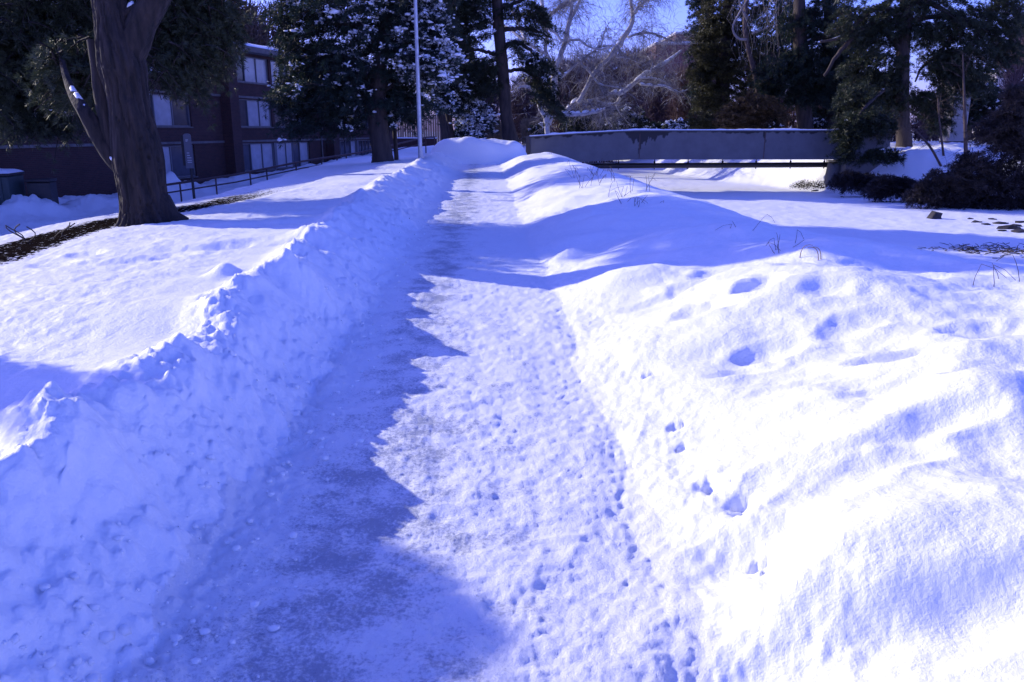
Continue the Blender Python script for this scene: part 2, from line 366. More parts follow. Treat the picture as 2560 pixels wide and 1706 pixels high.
    ff = fbm(x * .8, y * .9, 4, 99)
    soil += np.exp(-((x - toe - .7) / .8) ** 2) * ss(40.5, 42.5, y) * (1 - ss(44, 46, y)) * .6 + np.exp(-((x - toe - .7) / .5) ** 2) * (.3 + .3 * ff) * ss(24, 28, y) * (1 - ss(36, 40, y))
    soil += np.clip(fbm(x * .5, y * .35, 3, 101) - .55, 0, 1) * .45 * lowd * (u < 0)
    return z, np.clip(soil, 0, .7), u, creek, onpath

def hit(px, py, y0=2.0, y1=110.0, n=4000):
    ys = np.geomspace(y0, y1, n); dx = (px - 1280) / 2000.0; dv = (853 - py) / 2000.0; t = ys / (CP + dv * SP)
    xs = t * dx; zs = EYE + t * (-SP + dv * CP); g = terrain(xs, ys)[0]
    i = int(np.argmax(zs < g)) if (zs < g).any() else n - 1
    return np.array([xs[i], ys[i], g[i]])
def gz(x, y): return float(terrain(np.array([x]), np.array([y]))[0][0])

NR, NC = 820, 800
yy = np.concatenate([np.linspace(-6, .85, 24)[:-1], np.geomspace(.85, 150, NR)])
rr_ = np.concatenate([np.linspace(-1.5, -.72, 50)[:-1], np.linspace(-.72, .72, NC), np.linspace(.72, 1.5, 50)[1:]])
X = rr_[None, :] * (np.maximum(yy, .85) + 1.6)[:, None]; Yg = np.repeat(yy[:, None], len(rr_), 1)
Z, SOIL, U, CR, ONP = terrain(X, Yg)
# overhang of the left bank's crust: push the lip towards the path, lumps sideways
push = np.exp(-((-U - 1.34) / .14) ** 2) * (1 - ss(5, 8, Yg)) * (.05 + .05 * fbm(X * 2.2, Yg * 2.2, 4, 120))
X2 = X + push + .012 * fbm(X * 7, Yg * 7, 3, 121) * np.exp(-((-U - 1.15) / .35) ** 2)
V = np.stack([X2, Yg, Z], -1); n, m = Z.shape
i, j = np.meshgrid(np.arange(n - 1), np.arange(m - 1), indexing='ij')
Fq = np.stack([i * m + j, i * m + j + 1, (i + 1) * m + j + 1, (i + 1) * m + j], -1).reshape(-1, 4)
def fm(a): return (a[:-1, :-1] + a[1:, 1:]) / 2
ragged = .05 * fbm(fm(X) * 5, fm(Yg) * 5, 4, 130)
pathf = ((np.abs(fm(U)) + ragged) < .90) & (fm(Yg) < 41.2)
creekf = (fm(CR) > .985) & ~pathf
allm = np.stack([X2, Yg, Z], -1).reshape(-1, 3)
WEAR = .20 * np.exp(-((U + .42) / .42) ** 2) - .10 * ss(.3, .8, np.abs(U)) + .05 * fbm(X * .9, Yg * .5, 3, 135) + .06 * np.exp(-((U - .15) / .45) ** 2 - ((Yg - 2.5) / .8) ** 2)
def sheet(name, mask, mat, attr, arr):
    fq = Fq[mask.ravel()]; used, inv = np.unique(fq, return_inverse=True)
    b = MB(); b.add(allm[used], inv.reshape(-1, 4)); me = b.mesh(name)
    a = me.attributes.new(attr, 'FLOAT', 'POINT'); a.data.foreach_set('value', arr.ravel()[used].astype(np.float32))
    me.materials.append(mat); o = bpy.data.objects.new(name, me); col.objects.link(o); o['kind'] = 'structure'; return o
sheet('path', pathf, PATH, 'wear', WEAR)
sheet('frozen_creek', creekf, SNOW, 'soil', SOIL)
sheet('snowy_ground', ~pathf & ~creekf, GSNOW, 'soil', SOIL)
b = MB(); q = np.linspace(-1500, 1500, 13); gx, gy = np.meshgrid(q, q); b.grid(np.stack([gx, gy, 0 * gx - 1.75], -1))
obj('distant_ground', b, SNOW, kind='structure')

# ------------------------------------------------------------------ brick building on the left
def brick_mat():
    m, t, b = nodes('red_brown_brick'); L = t.links.new
    tc = N(t, 'ShaderNodeTexCoord'); uv = N(t, 'ShaderNodeUVMap')
    br = N(t, 'ShaderNodeTexBrick', Scale=1.0); br.inputs['Brick Width'].default_value = .22; br.inputs['Row Height'].default_value = .075
    br.inputs['Mortar Size'].default_value = .006
    br.inputs['Color1'].default_value = (.085, .036, .032, 1); br.inputs['Color2'].default_value = (.06, .027, .026, 1); br.inputs['Mortar'].default_value = (.075, .06, .055, 1)
    at_ = N(t, 'ShaderNodeAttribute', attribute_name='wall_uv'); L(at_.outputs['Vector'], br.inputs['Vector'])
    n = N(t, 'ShaderNodeTexNoise', Scale=.7, Detail=5); L(tc.outputs['Object'], n.inputs['Vector'])
    mx = N(t, 'ShaderNodeMixRGB', blend_type='MULTIPLY'); mx.inputs['Fac'].default_value = .5
    rr = ramp(t, [(.3, (.5, .5, .5)), (.7, (1, 1, 1))]); L(n.outputs['Fac'], rr.inputs['Fac'])
    L(br.outputs['Color'], mx.inputs['Color1']); L(rr.outputs['Color'], mx.inputs['Color2']); L(mx.outputs['Color'], b.inputs['Base Color'])
    bp = N(t, 'ShaderNodeBump', Strength=.5, Distance=.01); L(br.outputs['Fac'], bp.inputs['Height']); bp.invert = True; L(bp.outputs['Normal'], b.inputs['Normal'])
    b.inputs['Roughness'].default_value = .9; return m
BRICK = brick_mat()
STONE = simple('grey_stone_trim', (.12, .11, .11), .8, (.19, .175, .17), 3)
FRAME = simple('white_metal_frame', (.16, .16, .18), .4)
DARKMETAL = simple('dark_metal', (.02, .02, .022), .5, (.04, .03, .03), 5)
RUST = simple('brown_painted_steel', (.06, .03, .028), .55, (.10, .05, .04), 4)
def glass(name, c, rough=.12):
    m, t, b = nodes(name); L = t.links.new
    tc = N(t, 'ShaderNodeTexCoord'); n = N(t, 'ShaderNodeTexNoise', Scale=3, Detail=3); L(tc.outputs['Object'], n.inputs['Vector'])
    r = ramp(t, [(.3, tuple(q * .8 for q in c)), (.7, c)]); L(n.outputs['Fac'], r.inputs['Fac']); L(r.outputs['Color'], b.inputs['Base Color'])
    b.inputs['Roughness'].default_value = rough; b.inputs['Specular IOR Level'].default_value = .6; return m
CURTAIN = glass('pane_with_white_curtain', (.48, .49, .54)); DARKGLASS = glass('dark_window_pane', (.05, .05, .06), .06)
SHADE = glass('pane_with_grey_blind', (.07, .07, .09))
B0 = np.array([-19.6, 30.5]); EB = np.array([.2535, .967]); NB = np.array([.967, -.2535])
RZ_B = math.atan2(EB[1], EB[0])
def bp_(s, out, z): p = B0 + EB * s + NB * out; return np.array([p[0], p[1], z])
def sY(px): r = (px - 1280) / 2000; return (-27.6 / (.967 * r - .262) - 30.5) / .967
def wbox(mb, s0, s1, o0, o1, z0, z1):
    mb.box(bp_((s0 + s1) / 2, (o0 + o1) / 2, (z0 + z1) / 2), (s1 - s0, o1 - o0, z1 - z0), RZ_B)
def wall_uv(me, off):
    a = me.attributes.new('wall_uv', 'FLOAT_VECTOR', 'POINT'); co = np.empty(len(me.vertices) * 3); me.vertices.foreach_get('co', co); co = co.reshape(-1, 3) + np.array(off)
    d = co[:, :2] - B0; s = d @ EB; o = d @ NB
    a.data.foreach_set('vector', np.stack([s + o, co[:, 2], 0 * s], -1).astype(np.float32).ravel())
bld = thing('brick_building', 'three storey red brown brick building with curtained windows behind the left lawn', 'building', bp_(0, 0, -1.9))
S0, S1, ZB, ZT = -14.0, 37.5, -1.95, 5.78
FL = [(-.74, .84), (1.75, 3.27), (4.2, 5.62)]
bays = [(sY(330), sY(481), 1), (sY(585), sY(771), 2), (sY(846), sY(935), 2)]
b = MB(); wbox(b, S0, S1, -13, -.25, ZB, ZT)
cuts = [S0] + [q for a_ in bays for q in a_[:2]] + [S1]
for k in range(0, len(cuts), 2): wbox(b, cuts[k], cuts[k + 1], -.25, 0, ZB, ZT)
for s0, s1, _ in bays:
    zz = [ZB] + [q for f in FL for q in f] + [ZT]
    for k in range(0, len(zz), 2): wbox(b, s0, s1, -.25, -.004, zz[k], zz[k + 1])
w = obj('wall', b, BRICK, bld, smooth=False); wall_uv(w.data, bld.location)
for s0, s1 in ((sY(556), sY(556) + .85), (sY(812), sY(812) + .85), (S1 - .9, S1)):
    b = MB(); wbox(b, s0, s1, .002, .62, ZB, ZT); o = obj('pier', b, BRICK, bld, smooth=False); wall_uv(o.data, bld.location)
for z in (.90, 3.33):
    for s0, s1 in ((S0, sY(556)), (sY(556) + .85, sY(812)), (sY(812) + .85, S1 - .9)):
        b = MB(); wbox(b, s0, s1, .004, .06, z, z + .12); obj('belt_course', b, STONE, bld, smooth=False)
b = MB(); wbox(b, S0 - .3, S1 + .3, -13.3, .8, ZT + .002, ZT + .28); rf = obj('roof', b, STONE, bld, smooth=False)
g_ = np.stack(np.meshgrid(np.linspace(S0 - .3, S1 + .3, 120), np.linspace(0, 1, 24), indexing='ij'), -1)
oo = .78 - 14.0 * g_[..., 1]; hh = .26 * np.minimum(1, np.minimum(g_[..., 1], 1 - g_[..., 1]) * 26) ** .5 + .03 * fbm(g_[..., 0] * .8, oo * .8, 3, 200)
vv = B0 + g_[..., :1] * EB + oo[..., None] * NB
b = MB(); b.grid(np.concatenate([vv, (ZT + .28 + hh)[..., None]], -1), True); obj('roof_snow', b, SNOW, rf)
b = MB(); b.tube([bp_(sY(800), .07, z) for z in (ZB, 0, 3, ZT)], .05, 6); obj('downpipe', b, STONE, bld)
PAT = [[(.14, 'c'), (.26, 'd'), (.30, 'c'), (.30, 'c')], [(.30, 'c'), (.20, 'c'), (.22, 's'), (.28, 'c')], [(.2, 'd'), (.4, 'c'), (.4, 's')]]
for bi, (s0, s1, nw) in enumerate(bays):
    for fi, (z0, z1) in enumerate(FL):
        for wi in range(nw):
            wd = (s1 - s0) / nw; a0 = s0 + wi * wd + (.0 if wi == 0 else .14); a1 = s0 + (wi + 1) * wd - (.0 if wi == nw - 1 else .14)
            if wi == 0 and nw == 2:
                b = MB(); wbox(b, a1 + .002, a1 + .276, -.25, -.002, z0, z1); o = obj('mullion_wall', b, BRICK if fi else FRAME, bld, smooth=False)
                wall_uv(o.data, bld.location)
            b = MB(); t_ = .06
            wbox(b, a0, a1, -.2, -.09, z0, z0 + t_); wbox(b, a0, a1, -.2, -.09, z1 - t_, z1)
            pat = PAT[2] if bi == 0 and fi == 0 else PAT[wi % 2]; pos = a0; edges = [a0]
            for f_, _ in pat: pos += f_ * (a1 - a0); edges.append(pos)
            for e in edges:
                e = min(max(e, a0 + t_ / 2), a1 - t_ / 2); wbox(b, e - t_ / 2, e + t_ / 2, -.201, -.088, z0 + t_, z1 - t_)
            wo = obj('window', b, FRAME, bld, smooth=False)
            if bi == 2 and wi == 1 and fi == 0:           # bay of narrow upright blinds with a big outlined W on the glass
                n_ = 8; st = (a1 - a0 - .12) / n_
                for k in range(n_):
                    b = MB(); wbox(b, a0 + .06 + k * st + .004, a0 + .06 + (k + 1) * st - .004, -.16, -.15, z0 + t_, z1 - t_)
                    obj('pane', b, SHADE if k % 2 else DARKGLASS, wo, smooth=False)
                cs = (a0 + a1) / 2 + .35; hw = .62; zt, zb = z0 + .78, z0 + .12
                pts = [(-1, zt), (-.62, zb), (-.34, zb), (0, zt - .22), (.34, zb), (.62, zb), (1, zt), (.66, zt), (.44, zb + .24), (.16, zt), (-.16, zt), (-.44, zb + .24), (-.66, zt), (-1, zt)]
                b = MB()
                for (p, q), (p2, q2) in zip(pts, pts[1:]): b.tube([bp_(cs + p * hw, -.10, q), bp_(cs + p2 * hw, -.10, q2)], .022, 4)
                obj('letter_w', b, FRAME, wo)
            else:
                for k, (f_, kind) in enumerate(pat):
                    b = MB(); wbox(b, edges[k] + .02, edges[k + 1] - .02, -.16, -.15, z0 + t_ - .02, z1 - t_ + .02)
                    kk = kind if rng.random() > .12 else 's'
                    obj('pane', b, {'c': CURTAIN, 'd': SHADE, 's': SHADE}[kk] if not (kind == 'd' and fi == 2) else DARKGLASS, wo, smooth=False)
            b = MB(); wbox(b, a0 - .03, a1 + .03, -.088, .05, z0 - .06, z0 - .003); obj('sill', b, STONE, wo, smooth=False)

# container and bin by the wall
GREENM = simple('dark_green_painted_steel', (.03, .05, .05), .5, (.05, .075, .075), 2)
PLATE = simple('pale_sticker', (.5, .5, .5), .6)
t = thing('dumpster', 'dark waste container with snow on its lid against the brick wall', 'dumpster', (-17.6, 28.4, -1.5))
cx, cy = -18.9, 28.4
b = MB(); b.box((cx, cy, -.75), (2.9, 1.5, 1.6), .22, .04); obj('body', b, GREENM, t, False)
b = MB(); b.box((cx, cy, .10), (3.0, 1.6, .09), .22, .02); obj('lid', b, DARKMETAL, t, False)
g_ = np.stack(np.meshgrid(np.linspace(-1.5, 1.5, 30), np.linspace(-.8, .8, 18), indexing='ij'), -1)
hh = .16 * (np.clip(1 - np.abs(g_[..., 0] / 1.5) ** 6, 0, 1) * np.clip(1 - np.abs(g_[..., 1] / .8) ** 4, 0, 1)) ** .5 * (1 + .25 * vn(g_[..., 0] * 2, g_[..., 1] * 2, 4))
c_, s_ = math.cos(.22), math.sin(.22)
b = MB(); b.grid(np.stack([cx + g_[..., 0] * c_ - g_[..., 1] * s_, cy + g_[..., 0] * s_ + g_[..., 1] * c_, .146 + hh], -1)); obj('snow_cap', b, SNOW, t)
def dface(u_, z, w_, h_, d=.02):
    b = MB(); b.box((cx + u_ * c_ + .76 * s_, cy + u_ * s_ - .76 * c_, z), (w_, d, h_), .22); return b
for z in (-.16, -.26, -.36): obj('label_strip', dface(.78, z, .26, .05), PLATE, t, False)
obj('latch', dface(1.08, -.62, .12, .07, .05), PLATE, t, False)
for u_ in (-.5, .55, 1.2): obj('rib', dface(u_, -.75, .07, 1.5, .07), GREENM, t, False)
t = thing('waste_bin', 'black upright bin standing between the container and the wall', 'bin', (-17.0, 29.4, -1.5))
b = MB(); b.box((-17.0, 29.4, -.85), (.75, .8, 1.3), .25, .05); obj('body', b, DARKMETAL, t, False)
b = MB(); b.box((-17.0, 29.4, -.16), (.82, .88, .09), .25, .02); obj('lid', b, DARKMETAL, t, False)

# ------------------------------------------------------------------ handrail along the ramp
t = thing('handrail', 'long brown sloping steel handrail running up the ramp beside the brick building', 'handrail', at(660, 470, 37))
RP = [(380, 468, 33.5), (590, 437, 37), (755, 404, 41), (905, 381, 46), (1064, 344, 52), (1086, 343, 53)]
tops = [at(*p) for p in RP]
b = MB(); b.tube(tops, .05, 6); obj('top_rail', b, RUST, t)
b = MB(); b.tube([p - np.array([0, 0, .33]) for p in tops[:-1]], .032, 6); obj('lower_rail', b, RUST, t)
def on_rail(px):
    xs = [p[0] for p in RP]; k = np.interp(px, xs, np.arange(len(xs))); i0 = min(int(k), len(xs) - 2); return tops[i0] + (tops[i0 + 1] - tops[i0]) * (k - i0)
for px in (445, 535, 622, 662, 738, 800, 838, 862, 960, 1064, 1086):
    p = on_rail(px); b = MB(); b.tube([p, (p[0], p[1], gz(p[0], p[1]) - .25)], .036, 6); obj('post', b, RUST, t)

# ------------------------------------------------------------------ sign by the wall
SIGNF = simple('grey_blue_sign_face', (.13, .13, .16), .4); SIGNB = simple('dark_sign_back', (.015, .013, .013), .5)
p = at(486, 500, 34.5); zs = gz(p[0], p[1]); ztop = at(486, 334, 34.5)[2]; zlo = at(486, 421, 34.5)[2]
t = thing('notice_sign', 'tall narrow notice sign on a single post between big trunk and brick wall', 'sign', (p[0], p[1], zs))
b = MB(); b.tube([(p[0], p[1], zs - .3), (p[0], p[1], ztop - .3)], .06, 8); obj('post', b, DARKMETAL, t)
def slab(mb, c, w_, d_, h_, rz):
    c_, s_ = math.cos(rz), math.sin(rz); n_ = 8
    prof = [(-w_ / 2, -h_ / 2), (w_ / 2, -h_ / 2)] + [(w_ / 2 * math.cos(a_), h_ / 2 - w_ * .3 + w_ * .3 * math.sin(a_)) for a_ in np.linspace(0, math.pi, n_)]
    m_ = len(prof); v = []
    for dd in (-d_ / 2, d_ / 2):
        for q, zq in prof: v.append((c[0] + q * c_ - dd * s_, c[1] + q * s_ + dd * c_, c[2] + zq))
    b_ = mb.n; mb.add(v, [[j, (j + 1) % m_, m_ + (j + 1) % m_, m_ + j] for j in range(m_)])
    fan = [[0, j, j + 1] for j in range(1, m_ - 1)]; mb.add(np.array(v)[:m_], fan); mb.add(np.array(v)[m_:], [f[::-1] for f in fan])
b = MB(); slab(b, (p[0], p[1] - .12, (ztop + zlo) / 2), .30, .05, ztop - zlo, .12); obj('face_panel', b, SIGNF, t, False)
b = MB(); slab(b, (p[0] - .19, p[1] + .03, (ztop + zlo) / 2 + .02), .22, .2, (ztop - zlo) * .88, .12); obj('back_panel', b, SIGNB, t, False)
for k, (zz, ww) in enumerate([(.55, .10), (.50, .07), (.02, .10), (-.08, .11), (-.18, .17), (-.28, .17), (-.36, .17)]):
    b = MB(); b.box((p[0] - .07 + ww / 2 + .01, p[1] - .152, (ztop + zlo) / 2 + zz - .1), (ww, .012, .035), .12); obj('text_line', b, PLATE, t, False)

# ------------------------------------------------------------------ light pole
GALV = simple('galvanised_steel', (.42, .43, .45), .35, (.55, .56, .58), 8, metal=.35)
p = at(1051, 385, 31.5); zg = gz(p[0], p[1]); lean = at(1041, 0, 31.5)
t = thing('lamp_post', 'slender pale grey metal light pole standing in the left snow bank', 'lamp post', (p[0], p[1], zg))
top = np.array([lean[0] - .05, p[1], 8.2])
b = MB(); b.tube([(p[0], p[1], zg - .3), p + (top - p) * .3, p + (top - p) * .7, top], [.085, .08, .068, .055], 14); obj('pole', b, GALV, t)
b = MB(); b.tube([top - np.array([0, 0, .05]), top + np.array([.5, 0, .25]), top + np.array([1.1, 0, .3])], [.04, .035, .03], 8); obj('arm', b, GALV, t)
b = MB(); b.box(top + np.array([1.35, 0, .28]), (.7, .3, .16), 0, .03); obj('lamp_head', b, GALV, t, False)

# ------------------------------------------------------------------ snow pile at the end of the path
n_, m_ = 70, 34
A_, E_ = np.meshgrid(np.linspace(0, 2 * np.pi, n_), np.linspace(0, 1, m_), indexing='ij')
pc = np.array([at(1192, 400, 40.4)[0], 40.6]); rad = 1 - E_ ** 1.0
ex = 2.45 * (1 + .10 * np.cos(3 * A_ + 1)); ey = 1.15
x_ = pc[0] + ex * np.cos(A_) * (1 - E_); y_ = pc[1] + ey * np.sin(A_) * (1 - E_)
prof = np.clip(1 - (1 - E_) ** 6.0, 0, 1) ** .8
hh = prof * (1.17 + .16 * vn((x_ - pc[0]) * .9, y_ * .9, 211) - .10 * np.exp(-((x_ - pc[0] - .1) / .35) ** 2)) + .05 * fbm(x_ * 2.2, y_ * 2.2, 4, 212) * prof
b = MB(); b.grid(np.stack([x_ + .1 * vn(hh * 3, A_ * 2, 5) * prof, y_, hh - .03], -1)); obj('snow_pile', b, SNOW, label='rounded ploughed snow heap blocking the far end of the path', cat='snow pile')

# ------------------------------------------------------------------ footbridge
def concrete_panel():
    m, t_, b_ = nodes('stained_painted_girder'); L = t_.links.new
    tc = N(t_, 'ShaderNodeTexCoord'); n = N(t_, 'ShaderNodeTexNoise', Scale=1.2, Detail=7, Roughness=.65); L(tc.outputs['Object'], n.inputs['Vector'])
    r = ramp(t_, [(.3, (.11, .105, .11)), (.7, (.155, .15, .155))]); L(n.outputs['Fac'], r.inputs['Fac'])
    at_ = N(t_, 'ShaderNodeAttribute', attribute_name='stain'); mi = N(t_, 'ShaderNodeMixRGB'); L(at_.outputs['Fac'], mi.inputs['Fac']); L(r.outputs['Color'], mi.inputs['Color1'])
    mi.inputs['Color2'].default_value = (.018, .014, .014, 1); L(mi.outputs['Color'], b_.inputs['Base Color']); b_.inputs['Roughness'].default_value = .75; return m
GIRD = concrete_panel()
YB = 42.0
xs0, xs1, xs2, xs3 = at(1326, 340, YB)[0], at(1600, 340, YB)[0], at(1913, 340, YB)[0], at(2215, 340, YB + .6)[0]
def ztopb(x): return 1.52 - .30 * np.clip((xs1 - x) / (xs1 - xs0), 0, 1) ** 1.3
GH = 1.40
t = thing('footbridge', 'long grey stained girder footbridge crossing the frozen creek', 'bridge', (xs0, YB, -.1))
def girder(xa, xb, y, name, stains):
    nx, nz = 150, 40
    gx, gq = np.meshgrid(np.linspace(xa + .012, xb - .012, nx), np.linspace(0, 1, nz), indexing='ij')
    gz_ = ztopb(gx) - GH * (1 - gq)
    b = MB(); b.grid(np.stack([gx, 0 * gx + y, gz_], -1)); nfront = b.n
    bk = np.stack([gx, 0 * gx + y + .22, gz_], -1); b.grid(bk, True)
    for e in (0, -1):
        b.grid(np.stack([np.stack([gx[:, e], 0 * gx[:, e] + y, gz_[:, e]], -1), np.stack([gx[:, e], 0 * gx[:, e] + y + .22, gz_[:, e]], -1)], 1), e == -1)
        b.grid(np.stack([np.stack([gx[e], 0 * gx[e] + y, gz_[e]], -1), np.stack([gx[e], 0 * gx[e] + y + .22, gz_[e]], -1)], 1), e == 0)
    o = obj(name, b, GIRD, t, True)
    st = np.zeros_like(gx); d = (1 - gq) * GH
    st = np.maximum(st, 1 - ss(.02, .05, d - .06 * (fbm(gx * 4, 0 * gx, 4, 240) + .35)))
    if stains:
        for c0, wd, ln in stains:
            drip = ln * np.clip(1 - np.abs(gx - c0 - .05 * vn(d * 4, 0 * d, 250)) / wd, 0, 1) ** .55 * (.85 + .4 * vn(gx * 6.0, 0 * gx + 3, 251) + .2 * vn(gx * 17.0, 0 * gx + 3, 252))
            st = np.maximum(st, 1 - ss(-.03, .03, d - drip))
    arr = np.zeros(len(o.data.vertices), np.float32); arr[:nfront] = np.clip(st, 0, 1).ravel() * .9
    a = o.data.attributes.new('stain', 'FLOAT', 'POINT'); a.data.foreach_set('value', arr); return o
girder(xs0, xs1, YB, 'girder_panel', [(xs1 - .02, .75, .62), (xs1 - .02, .07, 1.3), (xs0 + 3.4, .5, .2)])
girder(xs1, xs2, YB, 'girder_panel', [(xs1 + .35, 1.0, .60), (xs1 + 1.3, .16, .85), (xs1 + .02, .07, 1.3), (xs2, .10, .95)])
girder(xs2, xs3, YB, 'girder_panel', [(xs2, .06, .9)])
for y in (YB + 2.0,): girder(xs0, xs3, y, 'far_girder', None)
for xs in (xs1, xs2):
    b = MB(); b.box((xs, YB - .006, float(ztopb(xs)) - GH / 2), (.035, .02, GH - .1)); obj('seam_strip', b, RUST, t, False)
xq = np.linspace(xs0 - .05, xs3, 60)
def strip(zoff, h, y0, y1):
    b = MB(); zt = ztopb(xq) + zoff
    P = np.stack([np.stack([xq, 0 * xq + yy_, zt + zz], -1) for yy_, zz in ((y0, 0), (y0, h), (y1, h), (y1, 0), (y0, 0))], 1); b.grid(P, True); return b
obj('top_flange', strip(.003, .05, YB - .09, YB + .32), GIRD, t, False)
xr = np.linspace(xs0 - .05, xs3, 420); hs = .045 + .045 * np.maximum(0, fbm(xr * 1.6, 0 * xr, 4, 260)) + .09 * np.maximum(0, fbm(xr * .5, 0 * xr, 2, 266) - .5)
pr = [(-.10, 0), (-.09, .6), (-.02, 1), (.2, 1), (.31, .6), (.33, 0)]
P = np.stack([np.stack([xr, YB + yo + .01 * vn(xr * 5, 0 * xr, 9), ztopb(xr) + .055 + hs * k], -1) for yo, k in pr], 1)
b = MB(); b.grid(P, True); obj('snow_ridge', b, SNOW, t)
obj('deck', strip(-1.15, .2, YB + .225, YB + 1.995), GIRD, t, False)
b = MB(); b.box((xs0 - .13, YB + .11, float(ztopb(xs0)) - .72), (.2, .4, 1.55)); obj('end_post', b, DARKMETAL, t, False)
pz0, pz1 = at(1380, 416, YB + 1)[2], at(2140, 412, YB + 1)[2]
pa, pb = np.array([at(1330, 412, YB + 1)[0], YB + 1, pz0]), np.array([at(2146, 412, YB + 1)[0], YB + 1, pz1])
b = MB(); b.tube([pa, pb], .135, 10); pipe = obj('service_pipe', b, DARKMETAL, t)
for px in (1457, 1546, 1636, 1720, 1806, 1890, 1976, 2060):
    f = (px - 1330) / (2146 - 1330); q = pa + (pb - pa) * f
    b = MB(); b.tube([q, q + np.array([0, 0, .75])], .022, 5); b.tube([q + np.array([0, 0, .12]), q + np.array([0, 0, .22])], .05, 6); b.tube([q - np.array([0, 0, .19]), q], .03, 5); obj('hanger', b, DARKMETAL, t)
b = MB(); b.box((xs3 - 1.1, YB + 1.0, -.75), (2.4, 2.7, 1.55)); obj('abutment', b, GIRD, t, False)
b = MB(); b.box((xs0 + .6, YB + 1.0, -.8), (1.8, 2.6, 1.3)); obj('abutment', b, GIRD, t, False)
b = MB(); b.tube([(xs3 - 2.6, YB + .6, -1.6), (xs3 - 2.5, YB + .6, -.1)], [.42, .36], 10); obj('bridge_pier', b, GIRD, t)

# ------------------------------------------------------------------ trees: tools
def px2(p, Y): return [at(q[0], q[1], q[3] if len(q) > 3 else Y) for q in p]
def bark_wob(amp=.10, lobes=9, seed=0):
    def w(n, a):
        aa, tt = np.meshgrid(a, np.arange(n), indexing='xy')
        return 1 + amp * (np.abs(np.sin(aa * lobes / 2 + 1.3 * vn(tt * .12, aa * 0, seed) * 2)) - .5) + amp * .8 * vn(np.cos(aa) * 2.2 + 5, tt * .25 + np.sin(aa) * 2, seed + 1)
    return w
def plates(amp=.07, nu=13, nv=.30, seed=0):
    def w(n, a):
        aa, tt = np.meshgrid(a, np.arange(n), indexing='xy'); cx, cy = np.cos(aa) * nu / 2.6, np.sin(aa) * nu / 2.6
        f = 0
        for k_, (s_, g_) in enumerate(((1, 1), (2.1, .45))):
            f = f + g_ * (1 - np.abs(vn(cx * s_ + .35 * vn(tt * .12, cy, seed), cy * s_ + tt * nv * s_ * .22, seed + k_)) * 2).clip(0, 1) ** 2
        return 1 + amp * (.5 - f) + .05 * vn(cx * .35 + 5, tt * .03 + cy * .35, seed + 5)
    return w
def smooth_path(pts, n):
    """Catmull-Rom through the points (last column = radius)"""
    p = np.asarray(pts, float); P = np.vstack([2 * p[0] - p[1], p, 2 * p[-1] - p[-2]])
    out = []
    for s in np.linspace(0, len(p) - 1 - 1e-6, n):
        i = int(s); t = s - i; a, b_, c, d = P[i:i + 4]
        out.append(.5 * (2 * b_ + (c - a) * t + (2 * a - 5 * b_ + 4 * c - d) * t * t + (3 * b_ - a - 3 * c + d) * t ** 3))
    return np.array(out)
def limb(mb, pts, Y, n=14, sides=7, wob=None, jit=0, r_end=None):
    """pts: (px, py, width px[, Y])"""
    q = []
    for p in pts:
        y_ = p[3] if len(p) > 3 else Y; w_ = at(p[0], p[1], y_); q.append([*w_, p[2] * y_ / 4000.0])
    q = np.array(q); s = smooth_path(q, n)
    if jit: s[1:-1, :3] += jit * rng.normal(size=(n - 2, 3)) * s[1:-1, 3:4]
    mb.tube(s[:, :3], np.maximum(s[:, 3], .004), sides, wob=wob); return s
def snow_on(mb, s, w=1.0, h=.5, gap=.35, seed=0):
    """ridge of snow lying along a limb path (x y z r)"""
    n = len(s); k = max(n, int(n * 2)); u = np.linspace(0, n - 1, k); q = np.stack([np.interp(u, np.arange(n), s[:, c]) for c in range(4)], 1)
    m_ = np.clip((vn(np.arange(k) * .45, np.zeros(k), 300 + seed) + 1 - gap) * 1.3, 0, 1.2)
    r = q[:, 3]; c_ = q[:, :3] + np.stack([0 * r, 0 * r, r * .75 + .3 * h * r * m_], 1)
    t_ = np.gradient(q[:, :3], axis=0); t_[:, 2] = 0; t_ /= np.linalg.norm(t_, axis=1)[:, None] + 1e-6; sd_ = np.stack([-t_[:, 1], t_[:, 0], 0 * r], 1)
    a = np.linspace(0, 2 * np.pi, 7)[:-1]
    ring = c_[:, None] + (w * r * np.minimum(m_ * 1.4, 1))[:, None, None] * np.cos(a)[None, :, None] * sd_[:, None] + ((h * r + .01) * m_)[:, None, None] * np.sin(a)[None, :, None] * np.array([0, 0, 1.0])
    i, j = np.meshgrid(np.arange(k - 1), np.arange(6), indexing='ij'); jj = (j + 1) % 6
    mb.add(ring, np.stack([i * 6 + j, i * 6 + jj, (i + 1) * 6 + jj, (i + 1) * 6 + j], -1).reshape(-1, 4))
